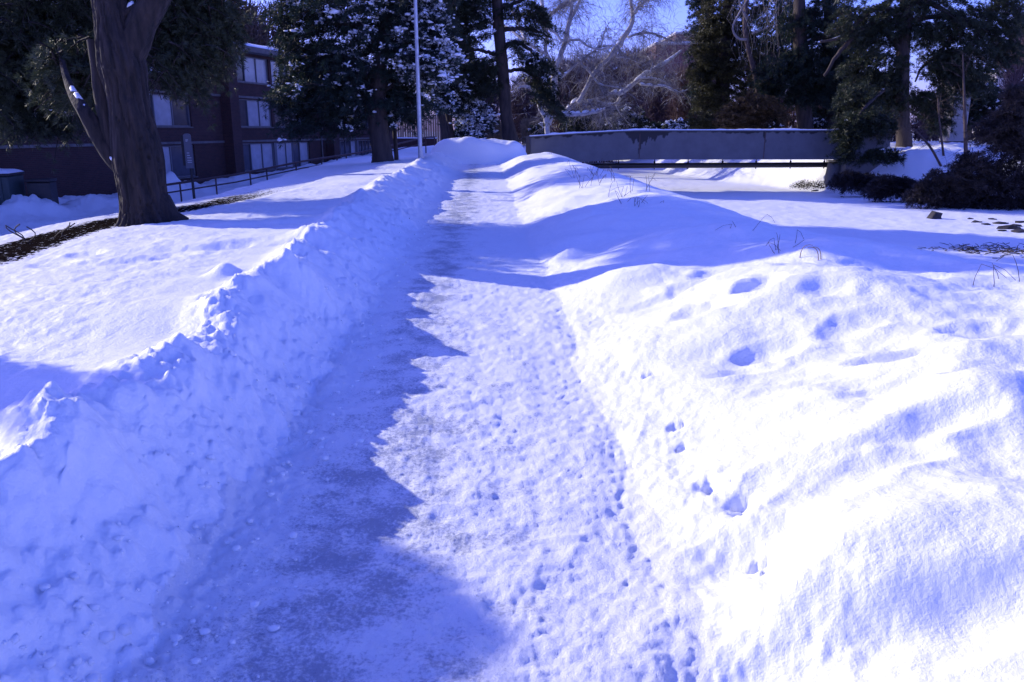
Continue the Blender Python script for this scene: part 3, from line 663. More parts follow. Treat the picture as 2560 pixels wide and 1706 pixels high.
def foliage(cr, wd, sn, ctr, rad, nb, blen, nt, L, W, k, ax=None, snow=0, droop=.35, gaps=.0, spread=.6, ss_=1.0, up=.25):
    ctr = np.asarray(ctr, float); rad = np.asarray(rad, float)
    d = rng.normal(size=(nb, 3)); d /= np.linalg.norm(d, axis=1)[:, None]; P = ctr + d * rad * rng.uniform(.12, 1, (nb, 1)) ** .5
    if gaps: P = P[vn(P[:, 0] * 1.1 / blen + P[:, 1] * .7, P[:, 2] * 1.6 / blen, 400) > gaps - .5]
    nb = len(P)
    if not nb: return
    o = (P - (ctr if ax is None else np.array([ax[0], ax[1], 0]))); o[:, 2] = 0; o /= np.linalg.norm(o, axis=1)[:, None] + 1e-6
    D = o * .8 + rng.normal(size=(nb, 3)) * .55; D[:, 2] *= .4; D /= np.linalg.norm(D, axis=1)[:, None]
    S = np.cross(D, [0, 0, 1.0]); S /= np.linalg.norm(S, axis=1)[:, None] + 1e-6
    bl = blen * rng.uniform(.6, 1.3, (nb, 1)); t = (np.arange(nt) + rng.uniform(0, 1, (nb, nt))) / nt
    lat = rng.uniform(-.5, .5, (nb, nt)) * (1.05 - t) * .8
    C = P[:, None] + D[:, None] * ((t - .4) * bl)[..., None] + S[:, None] * (lat * bl)[..., None]; C[..., 2] -= droop * bl * t ** 2
    T = D[:, None] * .7 + S[:, None] * np.sign(lat)[..., None] * .5 + rng.normal(size=(nb, nt, 3)) * .25; T[..., 2] += up
    T /= np.linalg.norm(T, axis=2)[..., None]
    cr.needles(C.reshape(-1, 3), T.reshape(-1, 3), L, W * .72, int(k * 1.45), spread)
    if wd is not None:
        for i in range(0, nb, 2):
            tt = np.linspace(0, 1, 5); q = P[i] + D[i] * ((tt - .55) * bl[i])[:, None]; q[:, 2] -= droop * bl[i] * tt ** 2
            wd.tube(q, np.linspace(.016, .006, 5) * (1 + blen * .3), 3, cap=False)
    if sn is not None and snow > 0:
        m_ = rng.random((nb, nt)) < snow * (rng.random((nb, 1)) < .75) * 1.2
        q = C[m_] + np.array([0, 0, .35 * L]); z = bl.repeat(nt, 1)[m_]
        if len(q):
            sn.needles(q, T[m_], L * .8, W * 2.4, 9, 1.0, .1)
            z = z[:, None].repeat(3, 0).reshape(-1, 1); q = q.repeat(3, 0) + rng.normal(size=(len(q) * 3, 3)) * z * np.array([.16, .16, .05]) * ss_
            sc = rng.uniform(.35, 1.1, (len(q), 1)) * z * .075 * ss_
            sn.blobs(q, sc * np.stack([rng.uniform(.7, 1.7, len(q)), rng.uniform(.7, 1.7, len(q)), rng.uniform(.4, .75, len(q))], 1))
def pblob(px, py, Y, rx, ry, rd): return at(px, py, Y), (rx * Y / 2000, rd, ry * Y / 2000)
def twigs(mb, s, n, ln, r0, sub=4, droop=0.0, upw=.5, sides=3):
    """fine branching shoots along a limb path (x y z r)"""
    for _ in range(n):
        i = rng.uniform(.15, 1) * (len(s) - 1); i0 = int(min(i, len(s) - 2)); p = s[i0, :3] + (s[i0 + 1, :3] - s[i0, :3]) * (i - i0)
        d = rng.normal(size=3); d[2] = d[2] * .6 + upw; d /= np.linalg.norm(d); l = ln * rng.uniform(.5, 1.3)
        q = [p]; dd = d.copy()
        for k in range(4):
            dd = dd + rng.normal(size=3) * .28 + np.array([0, 0, -droop * (k + 1) * .35]); dd /= np.linalg.norm(dd); q.append(q[-1] + dd * l / 4)
        q = np.array(q); mb.tube(q, np.linspace(r0, r0 * .4, 5), sides, cap=False)
        for k in range(sub):
            a = q[rng.integers(1, 5)]; e = rng.normal(size=3) * .7 + dd; e[2] += -.6 * droop; e /= np.linalg.norm(e); l2 = l * rng.uniform(.25, .6)
            m1 = a + e * l2 * .5 + rng.normal(size=3) * .08 * l2; e2 = e + np.array([0, 0, -droop * .8]); mb.tube([a, m1, m1 + e2 * l2 * .5], [r0 * .55, r0 * .45, r0 * .25], 3, cap=False)

# ------------------------------------------------------------------ A: big leaning tree on the left
tb = hit(372, 556); YA = tb[1]
t = thing('conifer_tree', 'huge leaning thick trunked tree with forked top at the left lawn edge', 'tree', tb)
b = MB()
tp = [(374, 600, 168), (372, 566, 150), (366, 530, 118), (358, 480, 108), (345, 400, 114), (333, 330, 102), (324, 270, 92), (316, 220, 95), (306, 165, 106), (292, 105, 92), (281, 50, 78), (272, 0, 72), (262, -70, 66), (252, -170, 56), (246, -300, 46), (240, -480, 30)]
q = np.array([[*at(p[0], p[1], YA), p[2] * YA / 4000.0] for p in tp]); s = smooth_path(q, 330)
b.tube(s[:, :3], s[:, 3], 120, wob=plates(.13, 15, .12, 3)); obj('trunk', b, BARK, t)
b = MB()
sr = limb(b, [(312, 175, 60), (335, 110, 66), (354, 60, 62), (376, 20, 60), (398, -20, 56), (432, -100, 50), (470, -220, 42), (500, -360, 30)], YA, 140, 60, plates(.12, 12, .14, 5)); obj('limb', b, BARK, t)
b = MB(); sl = limb(b, [(322, 420, 62), (292, 398, 52), (262, 360, 48), (236, 318, 44), (212, 280, 34), (192, 250, 28, YA + .2), (174, 215, 20, YA + .5), (158, 165, 13, YA + .9), (146, 100, 7, YA + 1.3)], YA, 40, 16, bark_wob(.12, 7, 7)); obj('limb', b, BARK, t)
b = MB(); sv = limb(b, [(300, 395, 40), (283, 360, 38), (272, 310, 40), (262, 265, 38), (250, 225, 34), (244, 170, 30), (232, 100, 26)], YA, 34, 14, bark_wob(.1, 7, 8)); obj('limb', b, BARK, t)
b = MB(); sh = limb(b, [(300, 46, 26), (325, 30, 24), (350, 16, 22), (380, 2, 18), (440, -25, 12)], YA, 18, 10); obj('limb', b, BARK, t)
# root flare
b = MB()
for px, py, w_, px0, py0 in ((470, 538, 26, 395, 505), (440, 556, 40, 385, 520), (318, 566, 34, 345, 520), (300, 580, 20, 335, 545)):
    a0 = at(px0, py0, YA); a1 = at(px, py, YA); a1[2] = gz(a1[0], a1[1]) - .02
    b.tube([a0, (a0 + a1) / 2 + np.array([0, -.05, -.12]), a1], [.20, .15, .05], 8)
obj('root', b, BARK, t)
sn = MB(); 
for s_, w_, h_, g_ in ((sl[3:28], .55, .35, .35), (sv[5:15], .5, .35, .55), (sh, .7, .5, .4)): snow_on(sn, s_, w_, h_, g_, int(s_[0, 0] * 7))
sn.blobs(np.array([at(286, 397, YA - .15)]), np.array([[.09, .07, .05]]))
obj('snow_load', sn, SNOW, t, kind='stuff')
cr, wd = MB(), MB()
foliage(cr, None, None, (-6.3, 14.6, 5.8), (1.7, 1.9, 1.6), 330, .9, 9, .2, .04, 10, droop=.3)  # crown mass out of view, added to deepen shade on the right bank
foliage(cr, None, None, (-7.2, 20.5, 6.6), (1.8, 2.6, 1.5), 120, .9, 9, .2, .04, 10, droop=.3)  # this and the next: unseen foliage far behind the trunk, added for shade
foliage(cr, None, None, (-8.2, 25.0, 7.3), (2.0, 2.2, 1.5), 110, .9, 9, .2, .04, 10, droop=.3)
foliage(cr, None, None, (-8.6, 16.0, 5.6), (1.6, 1.8, 1.5), 260, .9, 9, .2, .04, 10, droop=.3)
for px, py, Y, rx, ry, rd, nb in [(165, 170, 13.3, 50, 75, .4, 70), (235, 160, 13.6, 30, 70, .3, 30), (470, 60, 16.5, 105, 95, 1.0, 210), (430, 120, 16, 70, 70, .8, 90), (530, 30, 17, 60, 90, .8, 90), (450, 205, 16.5, 60, 22, .5, 26), (330, -20, 17, 120, 60, 1, 90), (520, 130, 17, 40, 60, .6, 40)]:
    foliage(cr, wd, None, *pblob(px, py, Y, rx, ry, rd), nb, .75, 11, .13, .013, 17, ax=tb, droop=.5, spread=.5)
foliage(cr, None, None, (-6.4, 17.0, 7.0), (2.8, 1.6, 2.2), 160, 1.0, 9, .2, .03, 10)
obj('crown', cr, NEEDLE, t); obj('twig_wood', wd, BARK, t, kind='stuff')

# ------------------------------------------------------------------ B: conifer reaching in from the left frame edge
bx, by = -14.5, 19.5
t = thing('conifer_tree', 'dark hanging conifer boughs in front of the blank brick wall at far left', 'tree', (bx, by, gz(bx, by)))
b = MB(); b.tube(smooth_path([[bx, by, gz(bx, by) - .2, .38], [bx + .1, by, 3, .3], [bx, by, 7, .2], [bx, by, 10.5, .06]], 30)[:, :3], np.linspace(.38, .06, 30), 14, wob=bark_wob(.1, 9, 11)); obj('trunk', b, BARK, t)
cr, wd, sn = MB(), MB(), MB()
for px, py, Y, rx, ry, rd, nb in [(110, 60, 16.6, 170, 90, 1.2, 330), (90, 170, 16.6, 150, 80, 1.1, 220), (210, 140, 16.0, 70, 130, .9, 150), (240, 30, 16.0, 60, 60, .8, 70), (35, 285, 16.0, 62, 50, .8, 60), (130, 300, 16.6, 34, 45, .5, 34), (170, 250, 16.6, 40, 50, .6, 34), (20, 200, 16.6, 60, 90, .9, 60)]:
    foliage(cr, wd, sn, *pblob(px, py, Y, rx, ry, rd), nb, .7, 11, .13, .013, 17, ax=(bx, by), droop=.5, snow=.004, ss_=.7)
foliage(cr, None, None, (bx + .3, by + .6, 6.0), (2.2, 1.2, 2.5), 90, 1.2, 9, .3, .04, 9, ax=(bx, by))
for k in range(9):
    e = at(rng.uniform(20, 220), rng.uniform(20, 240), 16.6); b0 = np.array([bx, by, e[2] + .4]); wd.tube([b0, (b0 + e) / 2 + np.array([0, 0, .3]), e], [.06, .04, .012], 5)
obj('crown', cr, NEEDLE, t); obj('branch_wood', wd, BARK, t, kind='stuff'); obj('snow_load', sn, SNOW, t, kind='stuff')

p = np.array([-6.3, 5.68, gz(-6.3, 5.68)])
t = thing('evergreen_shrub', 'tall rounded evergreen just outside the left frame edge shading the near path', 'shrub', p)
b = MB(); b.tube([p - np.array([0, 0, .2]), p + np.array([0, 0, 1.2]), p + np.array([.05, 0, 2.4])], [.09, .07, .02], 8); obj('trunk', b, PBARK, t)
cr = MB()
for dx, dy, dz, r_, nb in [(0, 0, .8, .5, 90), (0, 0, 1.5, .45, 90), (0, 0, 2.02, .36, 70), (.05, 0, 2.3, .22, 34)]: foliage(cr, None, None, p + np.array([dx, dy, dz]), (r_, r_, r_ * .9), nb, .4, 9, .13, .02, 12)
obj('crown', cr, NEEDLE, t)

bx, by = float(at(318, 400, 29)[0]), 29.0  # unseen tree added; its crown throws shade bars on far path and bank
t = thing('conifer_tree', 'unseen conifer added behind the huge leaning trunk to shade the far path', 'tree', (bx, by, gz(bx, by)))
b = MB(); b.tube([(bx, by, gz(bx, by) - .2), (bx, by, 3), (bx - .1, by, 7), (bx, by, 11.5)], [.26, .22, .15, .04], 12); obj('trunk', b, PBARK, t)
cr = MB()
for dx, dy, z_, r_, nb in [(0, 0, 8.2, 2.4, 130), (1.5, 1, 8.0, 2.0, 80), (-2, .5, 8.6, 2.0, 70), (0, 3, 8.8, 2.2, 90), (3.5, 2.5, 8.6, 1.8, 60)]: foliage(cr, None, None, (bx + dx, by + dy, z_), (r_, r_, 1.6), nb, 1.0, 9, .25, .045, 9, ax=(bx, by))
obj('crown', cr, NEEDLE, t)

# ------------------------------------------------------------------ C: snow laden pine in the middle
pb = hit(952, 392); YC = 33.0; base = at(953, 400, YC); base[2] = gz(base[0], base[1])
t = thing('pine_tree', 'large snow laden pine with spreading boughs just left of the light pole', 'tree', base)
b = MB(); trk = limb(b, [(958, 420, 62), (956, 385, 50), (950, 340, 43), (946, 290, 40), (945, 230, 38), (948, 190, 36), (952, 150, 30), (958, 100, 26), (966, 50, 24), (972, 0, 22), (980, -90, 18), (986, -200, 12)], YC, 60, 18, bark_wob(.12, 9, 13)); obj('trunk', b, PBARK, t)
sn = MB(); LB = []
for pts in ([(932, 330, 24), (925, 285, 22), (915, 220, 20), (908, 185, 20), (896, 160, 18), (870, 146, 14), (840, 141, 11), (790, 143, 8), (740, 142, 5)],
            [(950, 165, 18), (958, 145, 17), (970, 132, 15), (990, 124, 13), (1020, 112, 11), (1050, 107, 9), (1090, 110, 7), (1130, 120, 4)],
            [(952, 150, 16), (935, 100, 14), (920, 75, 13), (890, 60, 11), (850, 62, 8), (800, 50, 5)],
            [(960, 90, 14), (985, 65, 12), (1015, 55, 9), (1060, 35, 6), (1100, 10, 4)],
            [(946, 240, 12), (980, 215, 10), (1020, 195, 8), (1070, 180, 5)], [(946, 270, 12), (900, 235, 10), (850, 225, 8), (780, 215, 6), (700, 225, 4)],
            [(968, 30, 12), (930, 5, 10), (880, -10, 8), (800, -10, 5)]):
    b = MB(); s_ = limb(b, pts, YC, 30, 8, jit=.15); obj('limb', b, PBARK, t); LB.append(s_)
for i, s_ in enumerate(LB): snow_on(sn, s_, 1.0 if i < 4 else .7, 1.1 if i < 4 else .6, .3 if i < 4 else .7, 20 + i)
cr, wd = MB(), MB()
for px, py, Y, rx, ry, rd, nb, sw in [(825, 200, 33, 120, 85, 1.5, 170, .012), (740, 235, 33, 62, 50, 1.2, 70, .02), (860, 105, 33.5, 120, 75, 1.5, 130, .03), (738, 115, 33.5, 56, 50, 1.0, 50, .0), (765, 25, 34, 90, 50, 1.2, 90, .01), (860, 15, 33, 140, 50, 1.5, 110, .05), (760, 300, 33, 62, 36, .9, 38, .01),
                                      (1000, 70, 33, 110, 80, 1.4, 110, .08), (990, 255, 33.5, 95, 55, 1.3, 95, .02), (1080, 150, 32.5, 62, 50, 1.1, 66, .30), (1065, 60, 33, 70, 60, 1.2, 70, .2), (1000, 165, 33, 70, 50, 1.2, 60, .08), (880, 290, 33.5, 75, 45, 1.2, 56, .02), (870, 200, 32.5, 60, 70, 1, 60, .03), (1030, -30, 33, 120, 50, 1.4, 80, .1)]:
    foliage(cr, wd, sn, *pblob(px, py, Y, rx, ry, rd), nb, .95, 9, .22, .030, 12, ax=base, snow=sw, droop=.4, ss_=1.25)
foliage(cr, None, None, (base[0], YC + 1, 11), (4.2, 3, 3.6), 330, 1.3, 9, .35, .06, 9)
obj('crown', cr, NEEDLE2, t); obj('branch_wood', wd, PBARK, t, kind='stuff'); obj('snow_load', sn, SNOW, t, kind='stuff')

# thin dark tree beside it
p = at(989, 398, 34); p[2] = gz(p[0], p[1])
t = thing('young_conifer', 'thin dark stemmed young tree right beside the big snow laden pine', 'tree', p)
b = MB(); limb(b, [(992, 410, 12), (990, 380, 11), (987, 340, 10), (985, 300, 9), (984, 250, 7), (982, 180, 4)], 34, 24, 8); obj('trunk', b, PBARK, t)
cr, wd = MB(), MB()
for px, py, rx, ry, nb in [(985, 278, 70, 26, 60), (985, 240, 60, 30, 50), (983, 200, 40, 30, 30)]: foliage(cr, wd, None, *pblob(px, py, 34, rx, ry, .9), nb, .8, 8, .22, .03, 11, ax=p)
obj('crown', cr, NEEDLE, t); obj('branch_wood', wd, PBARK, t, kind='stuff')

# ------------------------------------------------------------------ D: two slim pines with snowy boughs near the path end
for i, (pts, lab) in enumerate([([(1112, 368, 17), (1110, 330, 15), (1104, 300, 14), (1098, 260, 13), (1094, 200, 10), (1092, 120, 6)], 'nearer of two slim dark trunks left of the ploughed snow heap'),
                               ([(1136, 362, 15), (1130, 335, 13), (1122, 300, 12), (1118, 270, 11), (1120, 200, 8), (1124, 120, 5)], 'slim dark leaning trunk close against the snow heap with snowy boughs')]):
    Y = 46.0 + 1.2 * i; p = at(pts[0][0], pts[0][1], Y); p[2] = gz(p[0], p[1])
    t = thing('slim_pine', lab, 'tree', p, 'slim pines at the path end')
    b = MB(); limb(b, [(pts[0][0], pts[0][1] + 8, pts[0][2] * 1.3)] + pts, Y, 26, 9, bark_wob(.08, 7, 17)); obj('trunk', b, PBARK, t)
    cr, wd, sn = MB(), MB(), MB()
    bl = [(1098, 225, 55, 36, 44, .22), (1110, 262, 48, 26, 30, .30), (1090, 180, 45, 30, 30, .25)] if i == 0 else [(1175, 258, 34, 34, 30, .42), (1190, 305, 42, 30, 44, .40), (1168, 330, 36, 16, 22, .3), (1130, 250, 30, 30, 20, .15)]
    for px, py, rx, ry, nb, sw in bl: foliage(cr, wd, sn, *pblob(px, py, Y, rx, ry, .9), nb, .95, 8, .25, .04, 11, ax=p, snow=sw, droop=.5, ss_=1.2)
    foliage(cr, None, None, (p[0] - .5, p[1] + .3, 9.5), (2.4, 2, 3.2), 130, 1.2, 8, .35, .06, 9, ax=p)  # unseen foliage added above the trunk top to shade the creek
    obj('crown', cr, NEEDLE2, t); obj('branch_wood', wd, PBARK, t, kind='stuff'); obj('snow_load', sn, SNOW, t, kind='stuff')

# ------------------------------------------------------------------ E: tall dark pine behind the snow heap
YE = 46.5; p = at(1278, 372, YE); p[2] = gz(p[0], p[1])
t = thing('pine_tree', 'tall straight dark pine trunk rising behind the right end of the snow heap', 'tree', p)
b = MB(); limb(b, [(1285, 385, 52), (1279, 366, 40), (1272, 330, 32), (1266, 290, 29), (1262, 240, 28), (1256, 170, 27), (1250, 100, 26), (1245, 40, 25), (1243, 0, 24), (1240, -100, 20), (1238, -220, 12)], YE, 50, 16, bark_wob(.1, 8, 19)); obj('trunk', b, PBARK, t)
sn = MB()
for pts in ([(1252, 55, 12), (1225, 54, 10), (1200, 60, 8), (1160, 80, 5)], [(1262, 75, 12), (1300, 72, 10), (1340, 78, 7), (1380, 95, 4)], [(1260, 130, 12), (1230, 135, 10), (1190, 125, 7), (1140, 140, 4)], [(1262, 120, 13), (1290, 105, 11), (1330, 130, 8), (1360, 170, 5)],
            [(1248, 20, 12), (1280, 10, 10), (1330, -10, 6)], [(1263, 180, 10), (1310, 175, 8), (1350, 210, 6), (1385, 260, 3)]):
    b = MB(); s_ = limb(b, pts, YE, 20, 7, jit=.2); obj('limb', b, PBARK, t); snow_on(sn, s_, .7, .5, .8, int(pts[0][1]))
cr, wd = MB(), MB()
for px, py, rx, ry, nb, sw in [(1170, 195, 62, 46, 120, .01), (1215, 165, 48, 34, 60, .01), (1230, 215, 36, 26, 30, 0), (1345, 165, 42, 34, 54, .05), (1355, 225, 28, 40, 44, .0), (1380, 270, 18, 26, 20, 0), (1340, 60, 40, 40, 36, 0), (1165, 60, 75, 50, 90, .03), (1150, 120, 50, 30, 40, .04), (1300, 25, 60, 26, 34, 0), (1200, 10, 60, 40, 60, .02), (1290, 125, 30, 20, 16, 0)]:
    foliage(cr, wd, sn, *pblob(px, py, YE, rx, ry, 1.0), nb, 1.0, 8, .28, .04, 11, ax=p, snow=sw, droop=.5)
foliage(cr, None, None, (p[0], YE + .5, 12.5), (4.0, 3, 4), 300, 1.4, 9, .4, .07, 9)
obj('crown', cr, NEEDLE, t); obj('branch_wood', wd, PBARK, t, kind='stuff'); obj('snow_load', sn, SNOW, t, kind='stuff')

# ------------------------------------------------------------------ birch
def c3(l, k=.95): return [(1080 + a / 3.267, c_ / 3.267, w_ / 3.267 * k) for a, c_, w_ in l]
YK = 58.0; p = at(1366, 336, YK); p[2] = gz(p[0], p[1])
t = thing('birch_tree', 'pale leafless birch with long snowy limbs spreading right behind the bridge', 'birch', p)
b = MB(); s0 = limb(b, c3([(955, 1150, 56), (942, 1080, 46), (935, 1000, 46), (925, 945, 50), (885, 880, 44), (872, 800, 36), (855, 755, 34), (800, 715, 26), (740, 705, 20), (695, 722, 8)]), YK, 40, 12, jit=.05); obj('trunk', b, BIRCH, t)
LIMBS = [([(950, 1020, 50), (975, 900, 56), (990, 770, 58), (1000, 640, 56), (1025, 520, 46), (1060, 430, 40), (1090, 340, 36), (1105, 250, 36), (1130, 160, 34), (1140, 60, 26), (1130, -60, 20)], 0),
         ([(1125, 165, 30), (1170, 90, 26), (1215, -10, 22), (1260, -110, 14)], -.3),
         ([(950, 955, 40), (1070, 922, 36), (1120, 885, 40), (1180, 838, 40), (1250, 825, 34), (1330, 838, 28), (1420, 860, 24), (1500, 850, 28), (1535, 800, 34)], .4),
         ([(1270, 825, 20), (1400, 790, 22), (1470, 762, 26), (1540, 765, 40), (1610, 715, 38), (1700, 640, 34), (1790, 580, 30), (1880, 530, 26), (1960, 480, 20), (2040, 410, 12)], .7),
         ([(945, 960, 36), (1040, 935, 34), (1150, 940, 32), (1260, 930, 30), (1360, 910, 24), (1410, 890, 14)], -.6),
         ([(1190, 840, 38), (1235, 770, 36), (1280, 680, 38), (1320, 600, 36), (1370, 540, 36), (1450, 470, 38), (1500, 400, 50), (1560, 320, 46), (1610, 245, 40), (1640, 150, 34), (1630, 60, 30), (1615, -60, 22)], .2),
         ([(1650, 110, 34), (1690, 60, 28), (1770, -10, 20), (1830, -60, 12)], .0),
         ([(1600, 305, 20), (1680, 280, 20), (1770, 270, 18), (1860, 295, 16), (1950, 335, 12), (2040, 345, 8)], .6),
         ([(850, 100, 26), (900, 170, 26), (960, 235, 26), (1020, 280, 22), (1060, 335, 20), (1140, 330, 20), (1210, 332, 20), (1260, 370, 18), (1330, 400, 18), (1410, 402, 16), (1470, 370, 12), (1500, 375, 8)], -.8),
         ([(1040, 650, 22), (1120, 575, 20), (1200, 505, 18), (1260, 470, 18), (1330, 415, 14), (1380, 370, 12), (1410, 260, 9), (1450, 180, 6)], -.4),
         ([(1200, 510, 16), (1270, 570, 18), (1320, 640, 16), (1370, 690, 15), (1460, 705, 12), (1560, 722, 8)], -.2),
         ([(1365, 690, 14), (1390, 740, 12), (1420, 800, 8)], -.2), ([(1410, 860, 12), (1415, 930, 11), (1430, 985, 9), (1470, 1025, 5)], .2), ([(1500, 860, 12), (1530, 920, 9), (1560, 960, 4)], .4),
         ([(990, 620, 30), (960, 500, 30), (925, 400, 30), (940, 300, 30), (930, 180, 34), (905, 80, 30), (890, -40, 24)], .5), ([(940, 150, 26), (1010, 90, 26), (1090, 45, 24), (1180, -10, 18)], .5),
         ([(940, 460, 24), (860, 400, 26), (770, 350, 26), (700, 290, 26), (640, 240, 20), (590, 215, 12)], .8), ([(770, 350, 22), (735, 270, 24), (700, 170, 24), (660, 90, 22), (640, 0, 16)], .9),
         ([(1700, 690, 16), (1800, 700, 16), (1900, 710, 15), (1980, 745, 14), (2040, 750, 10), (2090, 735, 6)], 1.0), ([(1700, 640, 14), (1790, 640, 12), (1880, 665, 10), (1950, 715, 8)], 1.2), ([(1780, 590, 10), (1800, 520, 8), (1760, 460, 6)], .8),
         ([(1290, 830, 8), (1310, 870, 8), (1360, 880, 5)], .1), ([(1500, 470, 10), (1600, 480, 8), (1700, 520, 5)], .5)]
sn, tw = MB(), MB(); PTH = [s0]
for i, (l, dy) in enumerate(LIMBS):
    l = c3(l); n_ = len(l); l = [(a, c_, w_, YK + dy * 4 * k / n_) for k, (a, c_, w_) in enumerate(l)]
    b = MB(); s_ = limb(b, l, YK, 26, 8, jit=.12); obj('limb', b, BIRCH, t); PTH.append(s_)
    if i in (2, 3, 4, 18, 19): snow_on(sn, s_, .9, .8, .35, 60 + i)
    else: snow_on(sn, s_, .6, .5, .8, 60 + i)
for i, s_ in enumerate(PTH): twigs(tw, s_, 44, 1.6, .016, 5, droop=.25, upw=.35)
for s_ in (PTH[1], PTH[6], PTH[7], PTH[10], PTH[8], PTH[16]): twigs(tw, s_, 50, 2.4, .015, 8, droop=.3, upw=.5)
obj('twigs', tw, simple('frosted_birch_twigs', (.07, .055, .055), .85, (.42, .41, .42), 2.5), t, kind='stuff'); obj('snow_load', sn, SNOW, t, kind='stuff')

# ------------------------------------------------------------------ conifers across the creek
def conifer(name, lab, cat, base, trunk, Y, blobs, leaf, bough=1.0, nt=8, L=.28, W=.045, k=11, limbs=(), extra=(), snow_s=1.0, group=None, spread=.6, droop=.45, wood=PBARK):
    p = at(base[0], base[1], Y); p[2] = gz(p[0], p[1])
    t = thing(name, lab, cat, p, group)
    if trunk:
        b = MB(); n_ = len(trunk); q0 = trunk[0]; w0 = at(q0[0], q0[1], Y)
        q = np.array([[*at(a[0], a[1], Y), a[2] * Y / 4000.0] for a in trunk]); q[0, 2] = min(q[0, 2], p[2] - .2)
        s = smooth_path(q, 40); b.tube(s[:, :3], s[:, 3], 14, wob=bark_wob(.1, 8, int(base[0]))); obj('trunk', b, wood, t)
    cr, wd, sn = MB(), MB(), MB()
    for l in limbs:
        b = MB(); s_ = limb(b, l, Y, 20, 7, jit=.2); obj('limb', b, wood, t); snow_on(sn, s_, .6, .4, .9, int(l[0][0]))
    for q in blobs:
        px, py, rx, ry, nb = q[:5]; sw = q[5] if len(q) > 5 else 0; Yb = q[6] if len(q) > 6 else Y
        foliage(cr, wd, sn, *pblob(px, py, Yb, rx, ry, min(rx, ry) * Yb / 2000 * .9), int(nb * 1.3), bough, nt, L, W, k, ax=p, snow=sw, droop=droop, ss_=snow_s, spread=spread)
    for c, r_, nb in extra: foliage(cr, None, None, c, r_, nb, bough * 1.4, 8, L * 1.5, W * 1.6, 8)
    obj('crown', cr, leaf, t)
    if wd.n: obj('branch_wood', wd, wood, t, kind='stuff')
    if sn.n: obj('snow_load', sn, SNOW, t, kind='stuff')
    return t
conifer('fir_tree', 'dark fir with level branches showing left of the olive cypress top', 'tree', (1765, 330), [(1768, 340, 20), (1768, 200, 16), (1770, 60, 12), (1770, -80, 5)], 68,
        [(1752, 20, 30, 26, 30, .02), (1760, 70, 34, 26, 34, .01), (1762, 130, 38, 40, 40), (1755, -20, 34, 30, 30), (1768, 220, 42, 60, 50)], NEEDLE2)
conifer('cypress_tree', 'dense olive green conifer with rounded outline left of the dark pines', 'tree', (1800, 335), [(1805, 345, 40), (1806, 250, 34), (1812, 120, 26), (1820, 0, 18), (1822, -120, 8)], 60,
        [(1800, 110, 66, 62, 150), (1785, 200, 58, 50, 120), (1830, 30, 72, 60, 130), (1862, 150, 60, 70, 100), (1840, 245, 60, 36, 60), (1760, 165, 32, 40, 44), (1810, -50, 70, 60, 60), (1775, 265, 40, 30, 40)], OLIVE, .9, 9, .24, .05, 11, spread=.8, droop=.2)
conifer('pine_tree', 'dark broad pine with thick trunk behind the right half of the bridge', 'tree', (2014, 328), [(2018, 345, 52), (2014, 320, 40), (2008, 270, 34), (2004, 200, 32), (2000, 120, 30), (1998, 20, 26), (1996, -100, 16)], 55,
        [(1960, 180, 70, 46, 90), (2040, 160, 80, 60, 120), (2020, 235, 62, 30, 70), (2100, 130, 70, 60, 90), (2070, 225, 60, 34, 60), (2010, 60, 60, 40, 44), (2080, 40, 70, 50, 60), (1935, 225, 30, 24, 26)], NEEDLE2, 1.1, 9, .28, .045, 12,
        limbs=[[(2004, 215, 14), (1970, 195, 11), (1930, 205, 8), (1895, 240, 4)], [(2002, 120, 14), (2050, 95, 10), (2110, 100, 6)]], extra=[(at(2020, -120, 56), (3.5, 3, 3), 90)])
conifer('spruce_tree', 'second dark conifer trunk standing just right of the thick pine trunk', 'tree', (2075, 330), [(2078, 340, 36), (2076, 300, 28), (2072, 220, 25), (2070, 100, 22), (2068, -60, 12)], 57,
        [(2060, 280, 40, 20, 30), (2110, 250, 46, 30, 44), (2150, 210, 50, 44, 60), (2150, 90, 60, 60, 60), (2090, -10, 70, 40, 40)], NEEDLE, 1.1, 8, .28, .05, 11)
conifer('pine_tree', 'big pine on the right bank with long boughs drooping over the bridge end', 'tree', (2261, 360), [(2262, 372, 44), (2260, 352, 36), (2256, 300, 34), (2254, 220, 32), (2258, 120, 30), (2266, 0, 26), (2270, -140, 16)], 45,
        [(2300, 50, 130, 66, 170, .004), (2400, 110, 100, 80, 150), (2190, 170, 90, 60, 120), (2230, 235, 70, 44, 80), (2420, 190, 60, 46, 60), (2330, 250, 60, 44, 66), (2360, 165, 60, 40, 60), (2170, 60, 90, 50, 90), (2480, 60, 70, 60, 66, .006), (2340, 300, 30, 30, 26),
         (2150, 250, 50, 40, 50, 0, 42.5), (2125, 318, 32, 38, 46, .004, 41), (2180, 300, 44, 30, 46, 0, 41), (2215, 310, 36, 26, 26, 0, 42), (2120, 368, 18, 30, 18, 0, 40.8), (2192, 385, 28, 16, 24, .01, 40.5), (2232, 388, 16, 14, 10, .05, 40.5), (2520, 130, 40, 30, 24), (2510, 10, 50, 50, 40, .01)], NEEDLE, .9, 9, .24, .034, 12,
        limbs=[[(2256, 130, 18), (2200, 60, 16), (2150, 80, 13), (2100, 130, 10), (2060, 190, 6)], [(2256, 60, 16), (2220, 20, 14), (2160, 40, 12), (2110, 90, 9), (2050, 105, 5)], [(2266, 10, 16), (2330, 10, 12), (2390, 60, 9), (2350, 130, 8), (2305, 170, 6), (2288, 205, 4)],
               [(2262, 60, 14), (2350, 40, 12), (2440, 70, 9), (2425, 130, 7), (2400, 180, 4)], [(2254, 230, 14), (2220, 220, 11), (2180, 250, 8, 42), (2130, 310, 5, 41)]], extra=[(at(2300, -120, 46), (4.5, 3, 3), 120)])
